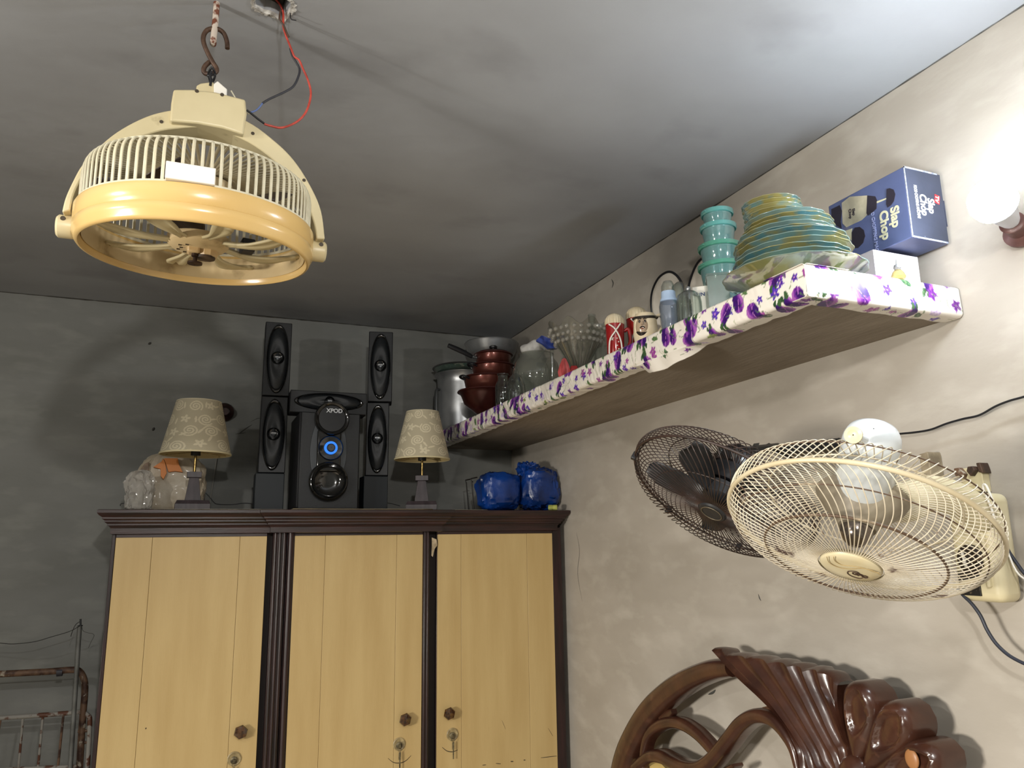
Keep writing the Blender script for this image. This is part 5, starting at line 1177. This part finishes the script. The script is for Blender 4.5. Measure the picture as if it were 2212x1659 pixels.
for l in ([(925, 665), (950, 720), (1030, 760), (1130, 775), (1230, 770), (1330, 790), (1405, 830)], [(985, 665), (1000, 705), (1060, 740), (1150, 750), (1240, 765), (1340, 800), (1390, 810)]):
    MB().tube(sm(bq(l), 6), .0007, 5).build('embossed_wave', M('badge_wave', 'a8946a', .5), bd_)
m_logo = M('logo_brown', '463229', .5)
MB().tube(sm(bq([(1290, 855), (1240, 840), (1190, 800), (1120, 795), (1110, 815), (1150, 840), (1210, 858), (1240, 856)]), 6), .0008, 5).build('logo_swoosh', m_logo, bd_)
px_axis = (bq([(1250, 845)])[0]-bq([(1160, 815)])[0]).normalized(); cpos = bq([(1215, 832)])[0]
upv = Vector((-px_axis.y, px_axis.x, 0))
if (WT.to_3x3() @ upv).dot(UP) < 0: upv = -upv
Tl = Matrix(((px_axis.x, upv.x, 0, cpos.x), (px_axis.y, upv.y, 0, cpos.y), (0, 0, 1, .0738), (0, 0, 0, 1)))
text('GFC', .0125, m_logo, bd_, Tl, bold=.0006)
MB().lathe([(.0005, .03), (.012, .028), (.022, .018), (.026, .006), (.026, 0), (.001, 0)], 40).build('spinner', M('brown_chrome', '7d746d', .15, metal=.9), wf, smooth=60)
MB().lathe([(.001, -.002), (.03, -.002), (.034, -.012), (.07, -.05), (.075, -.062), (.001, -.062)], 48).build('motor_front', M('greige_motor_cone', '9d9482', .5, col2='6f6657', scale=10), wf, smooth=50)
# motor housing stands behind the guard
pcen = VI @ atX(1884, 1010, 1.13)
mh = Vector((0, 0, 0))
def uni(px, py, dd): return VI @ (CAM+ray(px, py)*dd)
c0 = Vector((0.0, 0, -.06)); tp = VI @ (CAM+ray(1887, 928)*1.22); ax_ = (tp-c0).normalized(); Lh = (tp-c0).length
T = frame_of(c0, ax_, (1, 0, 0))
MB().lathe([(.001, 0), (.046, 0), (.048, .01), (.047, Lh*.5), (.045, Lh*.8), (.0435, Lh*.88), (.039, Lh*.95), (.03, Lh*.99), (.015, Lh*1.01), (.001, Lh*1.012)], 48, T).build('motor_housing', m_wh, wf, smooth=50)
kp = uni(1848, 940, 1.15); kd = (uni(1830, 934, 1.10)-uni(1868, 950, 1.18)).normalized()
MB().tube([uni(1868, 950, 1.19), uni(1846, 941, 1.15)], .006, 16).build('clutch_stem', m_wh, wf)
MB().lathe([(.001, 0), (.0115, 0), (.013, .004), (.013, .009), (.008, .0105), (.004, .0085), (.001, .0085)], 28, frame_of(uni(1846, 941, 1.15), kd)).build('clutch_knob', m_cr, wf)
bcen = Vector((1.515, 1.09, 1.755))
def wl_(v): return VI @ Vector(v)
MB().tube(sm([wl_((1.11, 1.0, 1.82)), wl_((1.2, 1.03, 1.81)), wl_((1.32, 1.07, 1.83)), wl_((1.42, 1.09, 1.82)), wl_((1.5, 1.1, 1.79))], 6), [.036+.0*i for i in range(25)], 20, flat=.8).build('neck', m_cr, wf, smooth=180)
def wbox(name, a, b_, mat, bev):
    m_ = MB().box(a, b_); m_.v = [tuple(VI @ Vector(v)) for v in m_.v]; return m_.build(name, mat, wf, bevel=bev, bseg=4)
P1, P2 = atX(2080, 1064, 1.50), atX(2150, 1290, 1.50)
ya, yb = atX(2178, 1240, 1.52).y, atX(2062, 1240, 1.50).y
zt_, zb_ = 1.835, atX(2140, 1300, 1.52).z
wbox('wall_box', (1.497, ya, zb_), (1.561, yb, zt_), m_cr, .018)
wbox('box_rib', (1.489, ya+.02, zb_+.03), (1.5, ya+.028, zt_-.03), m_cr, .003)
wbox('rating_label', (1.4935, ya+.045, zb_+.012), (1.4975, yb-.012, zb_+.06), M('black_label', '171512', .4, col2='4a4032', scale=160, lo=.6, hi=.66), .001)
kc = atX(2090, 1208, 1.485); T = frame_of(VI @ Vector((1.497, kc.y, kc.z)), VI.to_3x3() @ Vector((-1, 0, 0)), (0, 1, 0))
MB().lathe([(.001, 0), (.03, 0), (.03, .004), (.019, .006), (.017, .02), (.001, .021)], 36, T).build('speed_dial', M('dark_dial', '2a211c', .4), wf)
MB().box((-.002, -.015, .0205), (.002, .015, .024), T).build('dial_pointer', m_white, wf)
# the two black leads and the white one near the base
cable('thick_black_cable', [atX(x, y, 1.50) for x, y in ((2062, 1262), (2080, 1285), (2100, 1305), (2118, 1330), (2132, 1360), (2150, 1388), (2172, 1410), (2195, 1425), (2225, 1438), (2270, 1450))], .0036, M('blue_black_cable', '262a36', .45), 'thick dark cable hanging from the white wall fan to the lower right')
cable('black_plug_cable', [atX(x, y, 1.525) for x, y in ((2165, 1150), (2176, 1185), (2188, 1205), (2200, 1222), (2214, 1240), (2240, 1262))], .0036, MATS['blue_black_cable'], 'dark cable leaving the right side of the white wall fan base')
cable('white_cable', [atX(x, y, 1.515) for x, y in ((2172, 1180), (2182, 1205), (2192, 1228), (2205, 1245), (2225, 1256), (2250, 1262))], .002, m_white, 'thin white cable beside the dark one right of the fan base')
cable('white_strap', [atX(x, y, 1.475) for x, y in ((2150, 1128), (2142, 1100), (2132, 1075), (2125, 1058), (2124, 1048), (2130, 1049), (2138, 1066), (2152, 1100))], .0026, m_white, 'white cord looped over the top of the wall fan base', 'cord')
cable('wall_cable', [atX(x, y, 1.545) for x, y in ((1622, 977), (1660, 974), (1700, 971), (1760, 966), (1820, 958), (1880, 945), (1935, 938), (1975, 934), (2010, 928), (2045, 915), (2080, 905), (2115, 897), (2150, 878), (2180, 866), (2212, 857), (2260, 842))], .0024, m_cable, 'thin dark cable stretched across the right wall behind the fans')
m_raw = M('raw_wood_plug', '9a8d74', .8, col2='6f6350', scale=30)
pl = [atX(x, y, 1.54) for x, y in ((1998, 982), (2008, 979), (2016, 976), (2019, 985), (2027, 1040), (2008, 1044), (2001, 1000))]
tag(MB().prism([(p.y, p.z) for p in pl], 1.52, 1.562, lambda u, v, d: (d, u, v)).build('wooden_plug', m_raw, bevel=.002), 'splintered pale wooden plug in the wall left of the rusty bracket', 'wood plug')
br = thing('rusty_bracket', 'rusty broken bracket on the wall above the white fan base', 'bracket', (1.54, 0, 0))
def bpz(l, a, b_, nme, mat):
    q = [atX(x, y, 1.53) for x, y in l]; return MB().prism([(p.y, p.z) for p in q], a-1.54, b_-1.54, lambda u, v, d: (d, u, v)).build(nme, mat, br, bevel=.0015)
bpz([(2064, 1012), (2112, 1009), (2120, 1062), (2075, 1060)], 1.54, 1.562, 'mount_block', m_cr)
bpz([(2061, 1012), (2072, 1010), (2084, 1024), (2080, 1034), (2064, 1028)], 1.528, 1.541, 'rust_tab', m_rustb)
bpz([(2092, 1008), (2103, 1007), (2108, 1016), (2099, 1029), (2090, 1018)], 1.526, 1.541, 'rust_tab', M('rust_dark', '4a3526', .7, col2='2b1e16', scale=60))
bpz([(2104, 1000), (2112, 999), (2117, 1012), (2120, 1022), (2110, 1020)], 1.535, 1.562, 'rust_tab', MATS['rust_dark'])
# black fan
m_bw = M('black_wire', '2a211d', .4, col2='3e2c25', scale=30)
m_bb = M('black_blade_plastic', '26272a', .4)
kc_, kn = Vector((1.1165, 1.4519, 1.8447)), Vector((-.6006, -.0581, -.7974)).normalized()
KT = frame_of(kc_, kn, (1, 0, 0))
kf = thing('black_wall_fan', 'black wire-guard wall fan partly hidden behind the cream one', 'fan', mtx=KT)
hoop(.215, 0, .0028, 128, 8).build('guard_ring', m_bw, kf, smooth=180)
hoop(.209, -.006, .0018, 128, 6).build('inner_ring', m_bw, kf, smooth=180)
guard_wires(84, [(.034, .042), (.07, .043), (.11, .044), (.15, .042), (.182, .034), (.203, .02), (.213, .002)], (0, .1, .12, .14, .2, .28, .36), .0011).build('front_guard', m_bw, kf, smooth=180)
guard_wires(84, [(.214, -.002), (.22, -.016), (.214, -.03), (.196, -.04), (.15, -.052), (.12, -.062), (.06, -.066)], (0, -.1, -.18, -.24, -.3, -.34, -.38), .0011).build('rear_guard', m_bw, kf, smooth=180)
hoop(.145, .0405, .0013).build('front_hoop', m_bw, kf, smooth=180)
hoop(.15, -.0505, .0013).build('rear_hoop', m_bw, kf, smooth=180)
MB().lathe([(.0005, .046), (.018, .047), (.03, .046), (.034, .042), (.034, .038), (.001, .038)], 40).build('centre_badge', m_bb, kf)
hoop(.024, .0475, .0012, 48).build('badge_ring', M('dull_gold_ring', '6b6150', .4, metal=.4), kf, smooth=180)
KI = KT.inverted()
a1, r1_ = local_angle(KT, 1391, 1003, -.012); a2, r2_ = local_angle(KT, 1506, 973, -.012)
def blade(a0, hand):
    P = []
    for i in range(15):
        f = i/14; r = .035+.15*f; w = (.2+.62*math.sin(math.pi*min(1, f*.78+.12))**1.2)*(1 if f < .86 else max(.12, 1-((f-.86)/.14)**2))*.72
        P.append([Vector((r*math.cos(a0+hand*(w*(j/8-.5)+.30*(1-f))), r*math.sin(a0+hand*(w*(j/8-.5)+.30*(1-f))), -.006+.034*(j/8-.5)*(1-.35*f))) for j in range(9)])
    return MB().grid(P).build('blade', m_bb, kf, solid=.0018, smooth=180)
for q in range(5):
    blade(a1+q*2*math.pi/5*BLADE_DIR, BLADE_DIR)
MB().lathe([(.001, .016), (.03, .014), (.04, .006), (.042, -.024), (.001, -.024)], 40).build('hub', m_bb, kf)
MB().lathe([(.001, -.028), (.045, -.03), (.052, -.07), (.05, -.11), (.036, -.13), (.001, -.132)], 36).build('motor_housing', M('motor_dark', '15161a', .3), kf)
mb = MB()
for q in range(8): a = q*math.pi/4; mb.cbox((.05*math.cos(a), .05*math.sin(a), -.09), (.012, .012, .035))
mb.build('motor_fins', M('motor_grey', '4f504d', .5, metal=.5, col2='1c1c1c', scale=60), kf)
def kb_(px, py, X_): return KI @ atX(px, py, X_)
MB().tube([kb_(1566, 989, 1.2), kb_(1612, 974, 1.33)], .009, 6, flat=1.4).tube([kb_(1612, 974, 1.33), kb_(1680, 966, 1.50)], .012, 8).tube([kb_(1660, 965, 1.46), kb_(1705, 985, 1.55)], .011, 8).build('mount_arm', m_bb, kf)
MB().tube([kb_(1632, 962, 1.38), kb_(1622, 1000, 1.33), kb_(1610, 1020, 1.29)], .007, 4, flat=2).build('grey_strut', M('grey_strut', '5b5b58', .5, metal=.4), kf)
MB().tube([kb_(1565, 992, 1.2), kb_(1568, 1010, 1.19)], .01, 8).build('mount_joint', M('grey_strut2', '4a4a48', .5, metal=.4), kf)
wpnt = KI @ Vector((1.545, 1.50, 1.99)); MB().tube([kb_(1690, 972, 1.5), wpnt], .014, 10).build('wall_stub', m_bb, kf)
for x, y in ((1371, 985), (1446, 1100), (1598, 1187)):
    a, r = local_angle(KT, x, y); MB().cbox((0, 0, 0), (.012, .012, .02), Matrix.Rotation(a, 4, 'Z') @ Matrix.Translation((.216, 0, 0))).build('ring_clip', m_bb, kf, bevel=.002)

# ------------------------------------------------------------------ carved headboard
HX = 1.445
m_hb = M('varnished_brown_wood', '472a1e', .28, col2='341d16', scale=5, stretch=(2, 3, 3), bump=.0004, bscale=25, coat=.45, coatr=.16, col3='57382a', scale3=9, lo3=.62, hi3=.8)
m_hby = M('pale_yellow_panel', 'c9b06f', .5, col2='b89f60', scale=10)
hbp = lambda x, y, X_=HX: (lambda p: Vector((X_, p.y, p.z)))(atX(x, y, X_))
c_ = hbp(1855, 1662)
hb = thing('carved_headboard', 'dark brown carved wooden headboard with shell and fan carving by the right wall', 'headboard', (HX, c_.y, 0))
off = Vector((HX, c_.y, 0))
def rail(name, pts, hw, depth=.042, bulge=.02, mat=None, xo=0.0, seg=5):
    """flat-backed rail with a rounded face; pts and half widths in photo pixels"""
    P = [hbp(x, y) for x, y in pts]; q = sm(P, seg); n = len(q)
    ws = []
    for i in range(n):
        t = i/seg; k = min(int(t), len(hw)-2) if len(hw) > 1 else 0; f = t-k
        wpx = hw[k]*(1-f)+hw[min(k+1, len(hw)-1)]*f; ws.append(wpx*pr(q[i])[2]/FPX)
    rows = []
    for i in range(n):
        a, b_ = q[max(0, i-1)], q[min(n-1, i+1)]; t = (b_-a).normalized(); s_ = Vector((0, -t.z, t.y)); row = []
        for j in range(9): v = -1+j/4; row.append(q[i]+s_*(ws[i]*v)+Vector((-bulge*math.sqrt(max(0, 1-v*v))+xo, 0, 0))-off)
        row.append(q[i]+s_*ws[i]+Vector((depth, 0, 0))-off); row.append(q[i]-s_*ws[i]+Vector((depth, 0, 0))-off); row.append(row[0]); rows.append(row)
    mb = MB().grid(rows)
    for e_ in (0, -1): mb.add(rows[e_][:-1], [tuple(range(11))])
    return mb.build(name, mat or m_hb, hb, smooth=42, weld=True)
def r2p(l): return [(1260+x/5.027, 1400+y/5.027) for x, y in l]
rail('outer_rim', r2p([(330, 1900), (355, 1600), (395, 1330), (455, 1130), (555, 910), (680, 710), (820, 560), (980, 430), (1170, 320), (1400, 235), (1600, 215)]), [29, 29, 29, 29, 27, 26, 25, 24, 22, 21, 19])
rail('inner_scroll', r2p([(640, 1500), (640, 1302), (645, 1120), (690, 950), (790, 850), (930, 810), (1070, 840), (1210, 930), (1330, 1050), (1420, 1160)]), [9, 9, 10, 11, 12, 12, 13, 13, 13, 12], depth=.03, bulge=.014, xo=.006)
rail('lower_scroll', r2p([(560, 1300), (700, 1190), (820, 1180), (950, 1240), (1080, 1300), (1230, 1310), (1360, 1240), (1470, 1120), (1580, 980), (1700, 830), (1830, 750), (1960, 745), (2080, 800), (2190, 920), (2290, 1090), (2350, 1300), (2400, 1500)]), [11, 13, 14, 14, 15, 16, 17, 17, 17, 17, 16, 16, 16, 15, 13, 11, 10], depth=.035, bulge=.018, xo=.002)
rail('corner_web', r2p([(800, 790), (870, 740), (930, 690)]), [14, 11, 5], depth=.03, bulge=.004, xo=.012)
rail('corner_web', r2p([(1930, 720), (2000, 680), (1980, 580)]), [14, 12, 5], depth=.03, bulge=.004, xo=.012)
rail('leaf_stub', r2p([(1540, 1330), (1600, 1300), (1640, 1270)]), [6, 6, 3], depth=.03, bulge=.01)
# fluted fan
def r7(l): return [(1580+x/4.424, 1380+y/4.424) for x, y in l]
ridges = [r7([(-130, 105), (100, 350), (340, 570), (560, 800), (700, 1060), (770, 1300)]), r7([(0, 170), (180, 340), (400, 570), (600, 830), (760, 1080), (850, 1280)]), r7([(200, 190), (350, 370), (520, 600), (690, 850), (830, 1070), (910, 1240)]), r7([(400, 230), (510, 400), (640, 600), (770, 820), (900, 1040), (970, 1190)]), r7([(590, 260), (670, 430), (760, 600), (860, 800), (970, 1000), (1050, 1140)]), r7([(740, 310), (810, 480), (900, 660), (980, 840), (1060, 990), (1110, 1090)]), r7([(885, 320), (930, 470), (1000, 600), (1060, 760), (1130, 940), (1190, 1080)]), r7([(1050, 440), (1045, 520), (1055, 640), (1090, 790), (1150, 960), (1205, 1085)])]
ridges = [l+[(1838+.6*i, 1712)] for i, l in enumerate(ridges)]
R = [sm([hbp(x, y) for x, y in l], 5) for l in ridges]; n = len(R[0]); rows = []
for i in range(n):
    row = []
    f = i/(n-1)
    for k in range(len(R)-1):
        for j in range(8):
            t = j/8; p = R[k][i].lerp(R[k+1][i], t); d = -.014-.016*(1-f)*.5-.012*f+.0135*math.sin(math.pi*t)*(1-.35*f)
            if i < 3: p = p+Vector((0, 0, .006*math.sin(math.pi*t)*(1-i/3)))
            row.append(p+Vector((d, 0, 0))-off)
    row.append(R[-1][i]+Vector((-.012, 0, 0))-off); rows.append(row)
top = [[v+Vector((dx, 0, dz)) for v in rows[0]] for dx, dz in ((.055, .004), (.03, .008), (.012, .006))]
full = top+rows
mb = MB().grid(full)
back = [[Vector((.05, v.y, v.z)) for v in (r[0], r[-1])] for r in rows]
mb.grid([[r[0] for r in rows], [Vector((.05, r[0].y, r[0].z)) for r in rows]]); mb.grid([[r[-1] for r in rows], [Vector((.05, r[-1].y, r[-1].z)) for r in rows]])
mb.build('fluted_fan', m_hb, hb, smooth=38, fixn=True)
# shell lobes
def lobe(name, base, tip, hw, h, side=0.0):
    b_, t_ = hbp(*base), hbp(*tip); L_2 = (t_-b_).length; u = (t_-b_).normalized(); s_ = Vector((0, -u.z, u.y)); k = pr(t_)[2]/FPX; W_ = hw*k
    rows = []
    for i in range(25):
        v = i/24; x_ = v; wv = W_*(.22+.78*math.sin(min(1, v/.72)*math.pi/2)) if v < .72 else W_*math.sqrt(max(0, 1-((v-.72)/.28)**2)); row = []
        for j in range(19):
            q = -1+j/9; rim = 1-q*q
            e = max(0, 1-(q/.62)**2-((v-.62)/.3)**2)
            z_ = h*(rim**.5)*(.45+.55*math.sin(min(1, v*1.15)*math.pi/2))*(1 if v < .8 else math.sqrt(max(0, 1-((v-.8)/.2)**2))*.9+.1*(v < .99))-h*.45*min(1, e*2.2)*(1 if e > 0 else 0)
            row.append(b_+u*(L_2*x_)+s_*(wv*q)+Vector((-z_-.004, 0, 0))-off)
        row = [Vector((.05, row[0].y, row[0].z))]+row+[Vector((.05, row[-1].y, row[-1].z))]; rows.append(row)
    mb = MB().grid(rows)
    return mb.build(name, m_hb, hb, smooth=60, weld=True)
lobe('shell_lobe', (1858, 1640), (1873, 1472), 47, .034)
lobe('shell_lobe', (1880, 1655), (1972, 1528), 48, .036)
lobe('shell_lobe', (1885, 1685), (2046, 1628), 46, .036)
lobe('shell_lobe', (1885, 1720), (2062, 1735), 44, .036)
lobe('shell_lobe', (1870, 1760), (2000, 1860), 44, .036)
q = hbp(1860, 1695)-off; MB().ball((q.x-.012, q.y, q.z), (.036, .05, .068), 24, 16, Matrix.Rotation(.2, 4, 'X')).build('shell_heart', m_hb, hb, smooth=180)
q = hbp(1970, 1640, HX-.03)-off; MB().ball((q.x+.0, q.y, q.z), (.006, .017, .02), 20, 12).build('worn_patch', M('worn_bare_wood', '9b6b42', .4), hb, smooth=180)
# panel, posts and lower rail below the frame of the photo
yl = hbp(1380, 1659).y; yr = yl-1.15
pp_ = [hbp(x, y, HX+.03)-off for x, y in r2p([(545, 1302), (586, 1170), (600, 1302)])]
yp = [hbp(x, y, HX+.02) for x, y in r2p([(530, 1320), (560, 1262), (588, 1168), (597, 1250), (640, 1275), (690, 1206), (740, 1195), (800, 1225), (850, 1262), (890, 1302), (1000, 1330)])]
poly = [(p.y-off.y, p.z) for p in yp]+[(yp[-1].y-off.y-.75, yp[-1].z-.2), (yp[-1].y-off.y-.75, .45), (yp[0].y-off.y, .45)]
MB().prism(poly, .02, .035, lambda u, v, d: (d, u, v)).build('yellow_panel', m_hby, hb)
e0 = hbp(*r2p([(330, 1900)])[0])
MB().box((-.012, e0.y-off.y-.03, 0), (.05, e0.y-off.y+.03, e0.z+.03)).build('post', m_hb, hb, bevel=.006)
MB().box((-.012, e0.y-off.y-1.25, 0), (.05, e0.y-off.y-1.19, e0.z+.1)).build('post', m_hb, hb, bevel=.006)
MB().box((-.005, e0.y-off.y-1.2, .4), (.045, e0.y-off.y, .52)).build('cross_rail', m_hb, hb, bevel=.006)

for par, X_, pts, r in ((bpy.data.objects['wall_right'], WX, [(1530, 1500), (1540, 1496), (1546, 1490)], .004), (bpy.data.objects['wall_right'], WX, [(1638, 1283), (1641, 1292), (1644, 1298)], .002), (bpy.data.objects['wall_right'], WX, [(1321, 603), (1325, 612), (1322, 622)], .003), (bpy.data.objects['wall_right'], WX, [(1245, 1150), (1252, 1190), (1248, 1240), (1258, 1300)], .0014)):
    P = sm([atX(x, y, X_) for x, y in pts], 4); MB().tube(P, [r*math.sin(math.pi*(i+.5)/len(P)) for i in range(len(P))], 6).build('dark_mark', m_pencil, par)
for pts, r in (([(515, 938), (528, 928), (545, 917)], .0022), ([(508, 938), (520, 936), (531, 935)], .0016), ([(540, 912), (556, 904), (566, 903)], .0012), ([(322, 740), (325, 744)], .008), ([(329, 926), (334, 928)], .009)):
    P = sm([atY(x, y, WY) for x, y in pts], 4); MB().tube(P, [r*math.sin(math.pi*(i+.5)/len(P)) for i in range(len(P))], 6).build('dark_mark', m_pencil, bpy.data.objects['wall_back'])
